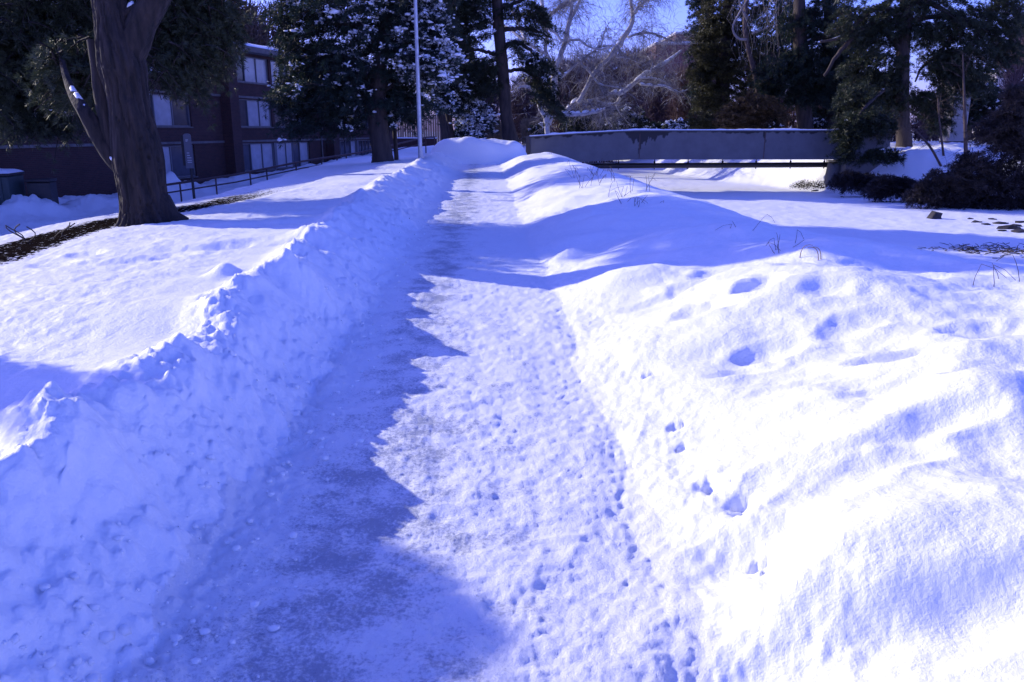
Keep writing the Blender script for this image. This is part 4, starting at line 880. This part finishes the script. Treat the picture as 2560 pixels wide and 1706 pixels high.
conifer('conifer_shrub', 'large dark spreading evergreen on the right bank at the frame edge', 'shrub', (2500, 500), None, 33,
        [(2525, 300, 50, 46, 70), (2480, 325, 46, 24, 46), (2545, 370, 60, 50, 90), (2450, 440, 70, 44, 110), (2530, 470, 70, 60, 130), (2370, 455, 60, 36, 90), (2420, 495, 80, 28, 80), (2330, 480, 50, 26, 60), (2545, 240, 30, 30, 30), (2430, 400, 30, 22, 26)], BRUSH, .7, 8, .2, .03, 11, spread=.8)
conifer('creeping_shrub', 'dark matted shrub overhanging the creek bank beside the bridge abutment', 'shrub', (2135, 470), None, 38.5,
        [(2120, 444, 34, 17, 60), (2165, 450, 34, 20, 60)], BRUSH, .5, 8, .2, .03, 11, droop=.9)
conifer('creeping_shrub', 'wider dark matted shrub overhanging the bank left of the big evergreen', 'shrub', (2240, 490), None, 36,
        [(2215, 462, 34, 24, 70), (2262, 466, 36, 22, 70), (2300, 478, 30, 22, 46)], BRUSH, .5, 8, .2, .03, 11, droop=.9)
conifer('leafy_shrub', 'dark broadleaf shrub spotted with lumps of snow before the pale wall', 'shrub', (2455, 330), [(2458, 345, 14), (2458, 290, 10), (2455, 230, 5)], 50,
        [(2450, 250, 46, 36, 80, .05), (2475, 285, 34, 34, 50, .05), (2425, 285, 28, 30, 36, .05), (2470, 225, 36, 18, 30, .04)], DARKLEAF, .7, 8, .2, .08, 9, snow_s=1.6, spread=1)
conifer('brown_shrub', 'rounded brownish shrub above the middle of the bridge', 'shrub', (1880, 338), [(1880, 345, 14), (1882, 300, 10), (1885, 260, 5)], 54,
        [(1880, 268, 66, 34, 120), (1850, 300, 60, 26, 80), (1920, 300, 50, 28, 60), (1880, 315, 70, 16, 60)], BROWNLEAF, .7, 8, .16, .05, 10, spread=1, droop=.1)
conifer('olive_shrub', 'low olive shrub right behind the bridge snow ridge', 'shrub', (1760, 342), None, 55,
        [(1745, 305, 40, 22, 60), (1790, 308, 36, 22, 50), (1720, 318, 26, 12, 30)], OLIVE, .6, 8, .18, .05, 10, spread=1, droop=.1)
for i, (px, py, rx, lab) in enumerate([(1690, 318, 34, 'snow sprinkled shrub left of the low olive shrub'), (1925, 312, 22, 'sunlit snow sprinkled shrub beside the brown shrub'), (2045, 312, 20, 'snow sprinkled shrub between the two dark trunks')]):
    conifer('snowy_shrub', lab, 'shrub', (px, 338), None, 53 + i, [(px, py, rx, 18, 60, .25)], DARKLEAF, .5, 8, .16, .05, 9, snow_s=.8, spread=1, group='snow sprinkled shrubs behind the bridge')
conifer('evergreen_shrub', 'dark rounded evergreen under the long birch limb', 'shrub', (1470, 338), None, 63, [(1470, 305, 56, 32, 130, .006)], NEEDLE, .8, 8, .24, .06, 10, spread=.9)
conifer('snowy_bush', 'blue shaded snow laden bush right of the dark evergreen', 'shrub', (1570, 338), None, 61, [(1570, 300, 46, 34, 110, .12), (1600, 320, 30, 16, 40, .12)], DARKLEAF, .8, 8, .22, .05, 9, spread=.9)
conifer('evergreen_shrub', 'small dark evergreen at the foot of the red brick block', 'shrub', (1650, 338), None, 64, [(1640, 320, 34, 18, 60, .03)], NEEDLE2, .8, 8, .24, .06, 10)
conifer('snowy_bush', 'snow dusted bush between the snow heap and the birch', 'shrub', (1330, 345), None, 66, [(1345, 322, 22, 14, 36, .10)], DARKLEAF, .6, 8, .2, .05, 9)

# ------------------------------------------------------------------ weeping tree, saplings, thickets
GREYTWIG = simple('grey_hanging_twigs', (.16, .14, .14), .8, (.30, .27, .27), 2); YW = 56.0; p = at(1905, 330, YW); p[2] = gz(p[0], p[1])
t = thing('weeping_tree', 'leafless weeping tree with pale hanging twigs before the dark conifers', 'tree', p)
b = MB(); limb(b, [(1905, 345, 16), (1900, 280, 13), (1890, 200, 12), (1870, 120, 11), (1862, 60, 11), (1870, -20, 9), (1890, -90, 6)], YW, 30, 8); obj('trunk', b, TWIG, t)
for pts in ([(1866, 100, 9), (1845, 96, 8), (1832, 70, 7), (1850, 30, 6), (1868, 0, 4)], [(1870, -10, 7), (1920, -40, 6), (1980, -20, 4)], [(1868, 50, 7), (1850, 10, 6), (1845, -40, 4)], [(1880, 85, 6), (1905, 75, 5), (1935, 62, 3)]):
    b = MB(); limb(b, [(a_, c_, w_ * .7) for a_, c_, w_ in pts], YW - .5, 16, 6); obj('limb', b, GREYTWIG, t)
tw = MB()
for _ in range(60):
    px = rng.uniform(1825, 1975); y0 = rng.uniform(-90, 40) ; ln = rng.uniform(60, 200)
    q = [at(px + rng.normal() * 3 + dx, y0 + ln * f, YW + rng.uniform(-1, 1)) for f, dx in zip(np.linspace(0, 1, 5), np.cumsum(rng.normal(size=5) * 4))]
    q = np.array(q); q[:, 1] = YW - .5 + rng.uniform(-1, 1); tw.tube(q, np.linspace(.014, .006, 5), 3, cap=False)
obj('hanging_twigs', tw, GREYTWIG, t, kind='stuff')
def thicket(px, Y, hpx, wpx, n, lab, mat, name='bare_shrub', r0=.026, sub=7, group='bare purple brown thickets beyond the creek', lean=.16):
    p = at(px, 335, Y); p[2] = gz(p[0], p[1]); h = (at(px, hpx, Y)[2] - p[2]); w = wpx * Y / 2000
    t = thing(name, lab, 'shrub', p, group); st, tw = MB(), MB()
    for _ in range(n):
        b0 = p + np.array([rng.uniform(-1, 1) * w * .75, rng.uniform(-1, 1) * min(w, 1.8), -.1]); hh = h * rng.uniform(.55, 1.1)
        d = np.array([rng.normal() * lean, rng.normal() * lean, 1]); q = [b0]
        for k in range(5): d = d + np.array([rng.normal() * .10, rng.normal() * .10, 0]); q.append(q[-1] + d / np.linalg.norm(d) * hh / 5)
        q = np.array(q); st.tube(q, np.linspace(r0, r0 * .35, 6), 4, cap=False)
        s = np.concatenate([q, np.full((6, 1), r0)], 1); twigs(tw, s, sub, hh * .24, r0 * .5, 3, upw=.9)
    nt = int(n * 26); C = p + np.stack([rng.uniform(-1, 1, nt) * w * .9, rng.uniform(-1, 1, nt) * min(w, 1.8), h * rng.uniform(.02, .92, nt)], 1)
    C = C[vn(C[:, 0] * .9, C[:, 2] * .7, int(px)) * .6 + rng.uniform(-.5, .7, nt) + .5 * (1 - C[:, 2] / h) > 0]; U_ = rng.normal(size=C.shape) * .45; U_[:, 2] += 1
    tw.needles(C, U_ / np.linalg.norm(U_, axis=1)[:, None], max(.5, h * .16), r0 * 1.9, 7, .45, 0)
    if mat is not STRAW:
        sn = MB(); m_ = rng.random(len(C)) < .05; sn.needles(C[m_], U_[m_] * .3 + np.array([0, 0, .2]), .3, .12, 4, .8, 0); obj('snow_flecks', sn, SNOW, t, kind='stuff')
    obj('stems', st, mat, t, kind='stuff'); obj('twigs', tw, mat, t, kind='stuff'); return t
PB = simple('reddish_brown_twigs', (.07, .038, .034), .85, (.14, .08, .065), .8)
for px, Y, h, w, n, lab, mat in [(1225, 74, 215, 26, 34, 'bare purple thicket just left of the tall dark pine trunk', TWIGP), (1310, 80, 190, 40, 60, 'bare purple thicket between the dark pine and the birch trunk', TWIGP), (1420, 84, 150, 46, 66, 'tall bare thicket right behind the birch trunk', TWIGP),
                                 (1500, 80, 140, 50, 70, 'bare thicket seen through the middle birch limbs', TWIGP), (1580, 86, 120, 44, 60, 'bare reddish thicket in front of the orange brick block', PB), (1650, 76, 180, 44, 60, 'bare thicket before the tall red brick block', TWIGP),
                                 (1710, 72, 170, 30, 46, 'bare thicket close left of the olive cypress', PB), (1905, 66, 150, 56, 60, 'bare purple thicket behind the weeping tree', TWIGP), (1990, 64, 240, 40, 40, 'bare thicket between the brown shrub and thick pine trunk', PB),
                                 (2090, 66, 190, 60, 60, 'bare thicket behind the drooping pine boughs', TWIGP), (2200, 64, 230, 50, 44, 'bare thicket left of the right bank pine trunk', PB), (2320, 62, 250, 40, 40, 'bare thicket right of the right bank pine trunk', TWIGP), (2530, 66, 90, 40, 40, 'pale bare tree top above the pale far wall', TWIGP)]:
    thicket(px, Y, h, w, n, lab, mat)
for px, h, w, n, lab in [(1238, 310, 22, 60, 'sunlit orange grass clump left of the tall dark pine trunk'), (1195, 318, 16, 30, 'sunlit orange grass clump behind the snowy slim pine'), (1325, 300, 20, 40, 'sunlit tawny grass clump right of the tall dark pine trunk'), (2170, 300, 14, 20, 'pinkish dry grass clump under the drooping boughs')]:
    thicket(px, 72, h, w, n, lab, STRAW, 'dry_grass_clump', .016, 4, 'tawny grass clumps beyond the creek', .1)
# saplings on the right bank
for pts, Y, lab in [([(2350, 440, 6), (2325, 395, 6), (2300, 365, 5), (2280, 345, 3)], 40, 'bare sapling leaning left on the snowy right bank'), ([(2352, 442, 6), (2346, 390, 5), (2340, 340, 4), (2338, 300, 3)], 40.5, 'upright bare sapling on the snowy right bank'), ([(2412, 455, 14), (2411, 380, 10), (2409, 300, 8), (2406, 230, 5), (2404, 160, 3)], 39, 'slim grey sapling standing in front of the square pillar'),
                    ([(2360, 445, 5), (2390, 440, 4), (2420, 455, 3)], 39.5, 'low bare sapling bent right along the bank')]:
    p = at(pts[0][0], pts[0][1], Y); g = gz(p[0], p[1]); dz = g - p[2]
    t = thing('sapling', lab, 'sapling', (p[0], p[1], g), 'bare saplings on the right bank')
    b = MB(); s_ = limb(b, pts, Y, 14, 6); b.v = [v + np.array([0, 0, dz - .05]) for v in b.v]; s_[:, 2] += dz - .05; obj('stem', b, TWIG, t)
    tw = MB(); twigs(tw, s_, 16, .8, .010, 5, upw=.4); obj('twigs', tw, TWIG, t, kind='stuff')

# ------------------------------------------------------------------ things beyond: fence, walls, buildings, treeline
WOOD = simple('weathered_tan_boards', (.30, .19, .12), .8, (.42, .29, .19), 2, stretch=(1, 1, .15))
a0, a1 = at(930, 352, 82), at(1128, 352, 82); zb_ = -.1; zt_ = at(1000, 286, 82)[2]
t = thing('board_fence', 'tall tan upright board fence lit by sun behind the light pole', 'fence', ((a0[0] + a1[0]) / 2, 82, zb_))
nb = 34; st = (a1[0] - a0[0]) / nb
for k in range(nb):
    b = MB(); b.box((a0[0] + (k + .5) * st, 82 + .02 * rng.normal(), (zb_ + zt_) / 2 + .03 * rng.normal()), (st - .02, .05, zt_ - zb_), 0); obj('board', b, WOOD, t, False)
b = MB(); b.box(((a0[0] + a1[0]) / 2, 82.1, zt_ - .4), (a1[0] - a0[0], .06, .12)); obj('rail', b, WOOD, t, False)
a0, a1 = at(915, 352, 74), at(1092, 352, 74); zt_ = at(1000, 347, 74)[2]
t = thing('low_brick_wall', 'low red brick garden wall with a snow cap behind the handrail', 'wall', ((a0[0] + a1[0]) / 2, 74, -.2))
b = MB(); b.box(((a0[0] + a1[0]) / 2, 74, (zt_ - .6) / 2), (a1[0] - a0[0], .35, zt_ + .6)); o = obj('wall', b, BRICK, t, False); wall_uv(o.data, t.location)
b = MB(); b.box(((a0[0] + a1[0]) / 2, 74, zt_ + .06), (a1[0] - a0[0] + .06, .42, .12), 0, .04); obj('snow_cap', b, SNOW, t)
REDB = simple('far_red_brick', (.085, .04, .045), .9, (.11, .052, .055), .6); ORB = simple('far_orange_brick', (.17, .085, .06), .9, (.22, .11, .08), .6); PALE = simple('pale_rendered_wall', (.40, .37, .38), .85, (.48, .45, .45), .4); CON = simple('grey_concrete', (.26, .25, .26), .8, (.34, .33, .33), 1.2)
def block(name, lab, cat, px0, px1, ptop, Y, depth, mat, coping=True, win=None, rz=0, zb=-.5):
    w0, w1 = at(px0, ptop, Y), at(px1, ptop, Y); c = np.array([(w0[0] + w1[0]) / 2, Y + depth / 2, 0]); zt = w0[2]
    t = thing(name, lab, cat, (c[0], c[1], zb)); W_ = w1[0] - w0[0]
    b = MB(); b.box((c[0], c[1], (zt + zb) / 2), (W_, depth, zt - zb)); obj('wall', b, mat, t, False)
    if coping:
        b = MB(); b.box((c[0], c[1], zt + .13), (W_ + .3, depth + .3, .25), 0); obj('coping', b, CON, t, False)
        b = MB(); b.box((c[0], c[1], zt + .33), (W_ + .2, depth + .2, .14), 0, .05); obj('roof_snow', b, SNOW, t, False)
    for x_, z_, ww, hh_ in (win or []):
        b = MB(); b.box((c[0] + x_ * W_, Y - .03, zb + z_ * (zt - zb)), (ww, .12, hh_)); f = obj('window', b, FRAME, t, False)
        b = MB(); b.box((c[0] + x_ * W_, Y - .07, zb + z_ * (zt - zb)), (ww - .16, .1, hh_ - .16)); obj('pane', b, DARKGLASS, f, False)
    return t
block('brick_block', 'tall red purple brick block behind the right birch limbs', 'building', 1640, 1790, 112, 120, 16, REDB, win=[(-.1, .55, 1.2, 1.8), (.25, .55, 1.2, 1.8)])
block('brick_tower', 'higher brick roof block peeking above the red brick block', 'building', 1690, 1800, 86, 138, 14, REDB)
block('orange_building', 'orange sunlit brick block seen through the middle birch limbs', 'building', 1530, 1636, 172, 128, 14, ORB, win=[(.15, .6, 1.4, 1.6)])
block('low_wall', 'long low lavender wall in front of the red brick block', 'wall', 1600, 1745, 266, 96, .5, PALE, False)
block('pale_building', 'pale flat roofed building at the right frame edge', 'building', 2492, 2660, 190, 90, 12, PALE)
p = at(2388, 388, 47); 
t = thing('square_pillar', 'broad blue grey square concrete pillar on the right bank', 'pillar', (p[0], 47.5, gz(p[0], 47.5)))
zt_ = at(2388, 225, 47)[2]; b = MB(); b.box((p[0], 47.5, (zt_ + .2) / 2), (.98, .8, zt_ + .4), .1, .03); obj('shaft', b, CON, t, False)
b = MB(); b.box((p[0], 47.5, gz(p[0], 47.5) + .12), (1.05, .86, .24), .1, .02); obj('plinth', b, DARKMETAL, t, False)
# treeline
for px, Y, h, w, n, lab in [(600, 84, -10, 60, 30, 'frosted bare trees rising beyond the brick building roof'), (690, 88, 20, 60, 30, 'bare trees left of the snow laden pine top'), (520, 80, -30, 50, 26, 'frosted bare tree beyond the left end of the roof')]:
    thicket(px, Y, h, w, n, lab, TWIG, 'bare_tree', .07, 12, 'bare trees beyond the brick roof', .12)
for i, (px, py, rx, ry, Y, lab) in enumerate([(1180, 290, 40, 60, 90, 'far dusky conifer behind the snow heap'), (1395, 280, 60, 60, 98, 'far dusky conifer behind the birch trunk'), (1120, 120, 60, 90, 76, 'dark conifer closing the gap right of the light pole'), (1540, 255, 60, 40, 100, 'far dusky conifer below the orange block'), (2130, 280, 90, 60, 78, 'far conifer mass behind the drooping boughs'), (2420, 250, 60, 60, 80, 'far conifer behind the leafy snow spotted shrub'), (1950, 90, 80, 110, 74, 'far conifer behind the weeping tree'), (2560, 100, 50, 60, 72, 'far conifer above the pale building')]):
    conifer('far_conifer', lab, 'tree', (px, 338), [(px, 345, 22), (px, py, 16), (px, py - ry, 6)], Y, [(px, py, rx, ry, 150, .02), (px, py + ry * .5, rx * 1.1, ry * .5, 80, .02)], NEEDLE2, 1.5, 7, .45, .09, 9, group='far conifers')

# ------------------------------------------------------------------ small things
ROCK = simple('dark_wet_rock', (.018, .015, .016), .8, (.05, .042, .042), 6, bump=.6)
def rock(px, py, s_, lab, Y=None):
    w = hit(px, py); r = np.array(s_) ; bm_ = MB(); n_ = 10
    bm_.blobs(np.array([w + np.array([0, 0, r[2] * .2])]), np.array([r * 1.15]))
    bm_.blobs(np.array([w + np.array([r[0] * .5, 0, r[2] * .1])]), np.array([r * .7]))
    o = obj('rock', bm_, ROCK, smooth=False, label=lab, cat='rock', group='dark rocks along the far creek edge'); return o
rock(2333, 547, (.26, .22, .20), 'lone dark rounded rock on the creek ice right of centre')
for k, (px, py, s_) in enumerate([(2440, 556, .12), (2465, 562, .10), (2500, 560, .17), (2520, 572, .24), (2536, 566, .15), (2550, 580, .18), (2480, 549, .1), (2425, 548, .09), (2552, 556, .12), (2506, 578, .1), (2180, 486, .14), (2040, 478, .16)]):
    d = ['small flat rock left of the rock cluster', 'small rock beside the cluster', 'mid sized dark rock in the cluster', 'largest dark rock of the cluster at the right edge', 'dark rock just right of the largest cluster rock', 'dark rock at the lower right of the cluster', 'little rock above the cluster', 'leftmost little rock near the big evergreen', 'little rock at the upper right of the cluster', 'little rock below the largest cluster rock', 'dark rock at the bank foot under the matted shrub', 'dark rock by the shallow bank before the bridge'][k]
    rock(px, py, (s_ * 1.4, s_, s_ * .42), d)
w = hit(2490, 628)
t = thing('driftwood', 'scatter of brown twigs and leaves lying on the creek ice at right', 'twigs', w)
tw = MB()
for _ in range(150):
    c = w + np.array([rng.normal() * .75, rng.normal() * .45, .02]); a = rng.uniform(0, 6.28); l = rng.uniform(.1, .45); d = np.array([math.cos(a), math.sin(a), rng.uniform(0, .25)]) * l
    tw.tube([c, c + d * .5 + rng.normal(size=3) * .03, c + d], [.012, .01, .005], 3)
obj('twig_litter', tw, STEM, t, kind='stuff')
def weed(px, py, n, h, lab, mat=STEM, grp='dry weed stems on the right bank', lean=.35, r0=.004):
    w = hit(px, py); t = thing('weed', lab, 'weed', w, grp)
    for _ in range(n):
        b = MB()
        a = w + np.array([rng.normal() * .06 * n ** .5, rng.normal() * .05 * n ** .5, -.04]); d = np.array([rng.normal() * lean, rng.normal() * lean, 1.0]); l = h * rng.uniform(.6, 1.1); q = [a]
        for k in range(4):
            d = d + rng.normal(size=3) * .13; q.append(q[-1] + d / np.linalg.norm(d) * l / 4)
        b.tube(q, np.linspace(r0, r0 * .5, 5), 4)
        if rng.random() < .6:
            e = q[-1] + np.array([rng.normal() * .1, rng.normal() * .1, -.08]); b.tube([q[-1], (q[-1] + e) / 2 + np.array([0, 0, .02]), e], r0 * .6, 3)
        obj('stem', b, mat, t)
WD = [(1440, 445, 5, .55, 'dry weed stems nearest the left end of the bridge'), (1470, 468, 6, .5, 'dense dry weeds on the bank below the girder'), (1492, 440, 5, .55, 'tall dry weeds in front of the first pipe hanger'), (1512, 455, 5, .5, 'dry weeds just right of the first pipe hanger'), (1550, 490, 6, .45, 'dark weed clump on the blue bank slope'), (1616, 478, 4, .45, 'lone fan of dark stems against the creek ice'), (1612, 515, 4, .25, 'short curled stems on the shaded bank'), (1590, 508, 3, .3, 'low stems left of the curled ones')]
for px, py, n_, h, lab in WD: weed(px, py, n_, h * .8, lab, r0=.0045)
for px, py, n_, h, lab in [(1920, 632, 3, .25, 'two crossing dark stems beyond the bright hump'), (1948, 622, 3, .2, 'thin dark stems near the sun and shade edge'), (1880, 575, 1, .5, 'single long stem sticking up at the bank edge'), (1825, 566, 2, .12, 'tiny stems on the shaded bank slope'), (2505, 705, 4, .28, 'dark stems at the right frame edge'), (1380, 386, 3, .18, 'pale tuft at the bank crest by the girder end'), (1362, 380, 3, .15, 'pale tuft left on the bank crest by the girder end')]:
    weed(px, py, n_, h, lab, STEM if px < 1360 or px > 1400 else STRAW, lean=.5, r0=.0032 if px > 1400 else .006)
w = hit(2050, 650)
for k, (px, py, sg, lab) in enumerate([(2045, 652, 1, 'bright arching dry grass blades at the snow edge'), (2000, 645, -1, 'pale bent grass blade left of the arching ones')]):
    w = hit(px, py); t = thing('grass_blade', lab, 'grass', w, 'pale grass blades on the right bank')
    for j in range(2 if k == 0 else 1):
        b = MB()
        q = np.array([[w[0] + .03 * j + sg * f * .02 - sg * f * f * .10, w[1] + .02 * j, w[2] - .03 + .30 * f - .16 * f * f] for f in np.linspace(0, 1.1, 8)]); b.tube(q, np.linspace(.005, .002, 8), 4); obj('blade', b, STRAW, t)
for px, py in ((82, 608),):
    w = hit(px, py); t = thing('fallen_twig', 'curved dark twigs lying on the shaded snow at far left', 'twig', w)
    for j in range(6):
        b = MB(); a = rng.uniform(-.9, .9); q = [w + np.array([a * .5 + .12 * math.sin(f * 3 + j), .1 * j, .01 + .2 * f]) for f in np.linspace(0, 1, 6)]; b.tube(q, .008, 4); obj('twig', b, STEM, t)
# crumbs of snow along the path's left foot
C = []
for _ in range(1000):
    y = 1.9 + 16 * rng.random() ** 1.7; ul = .45 + .75 * rng.random() ** .8; C.append((float(axis(y)) - ul, y))
for _ in range(0):
    y = 1.9 + 10 * rng.random() ** 1.6; u_ = .65 + .7 * rng.random(); C.append((float(axis(y)) + u_, y))
C = np.array(C); zc = terrain(C[:, 0], C[:, 1])[0]; sz = .004 + .016 * rng.random(len(C)) ** 4
cm = MB(); cm.blobs(np.stack([C[:, 0], C[:, 1], zc + sz * .25], -1), np.stack([sz * 1.2, sz * 1.1, sz * .9], -1)); o = obj('snow_crumbs', cm, SNOW, kind='stuff')
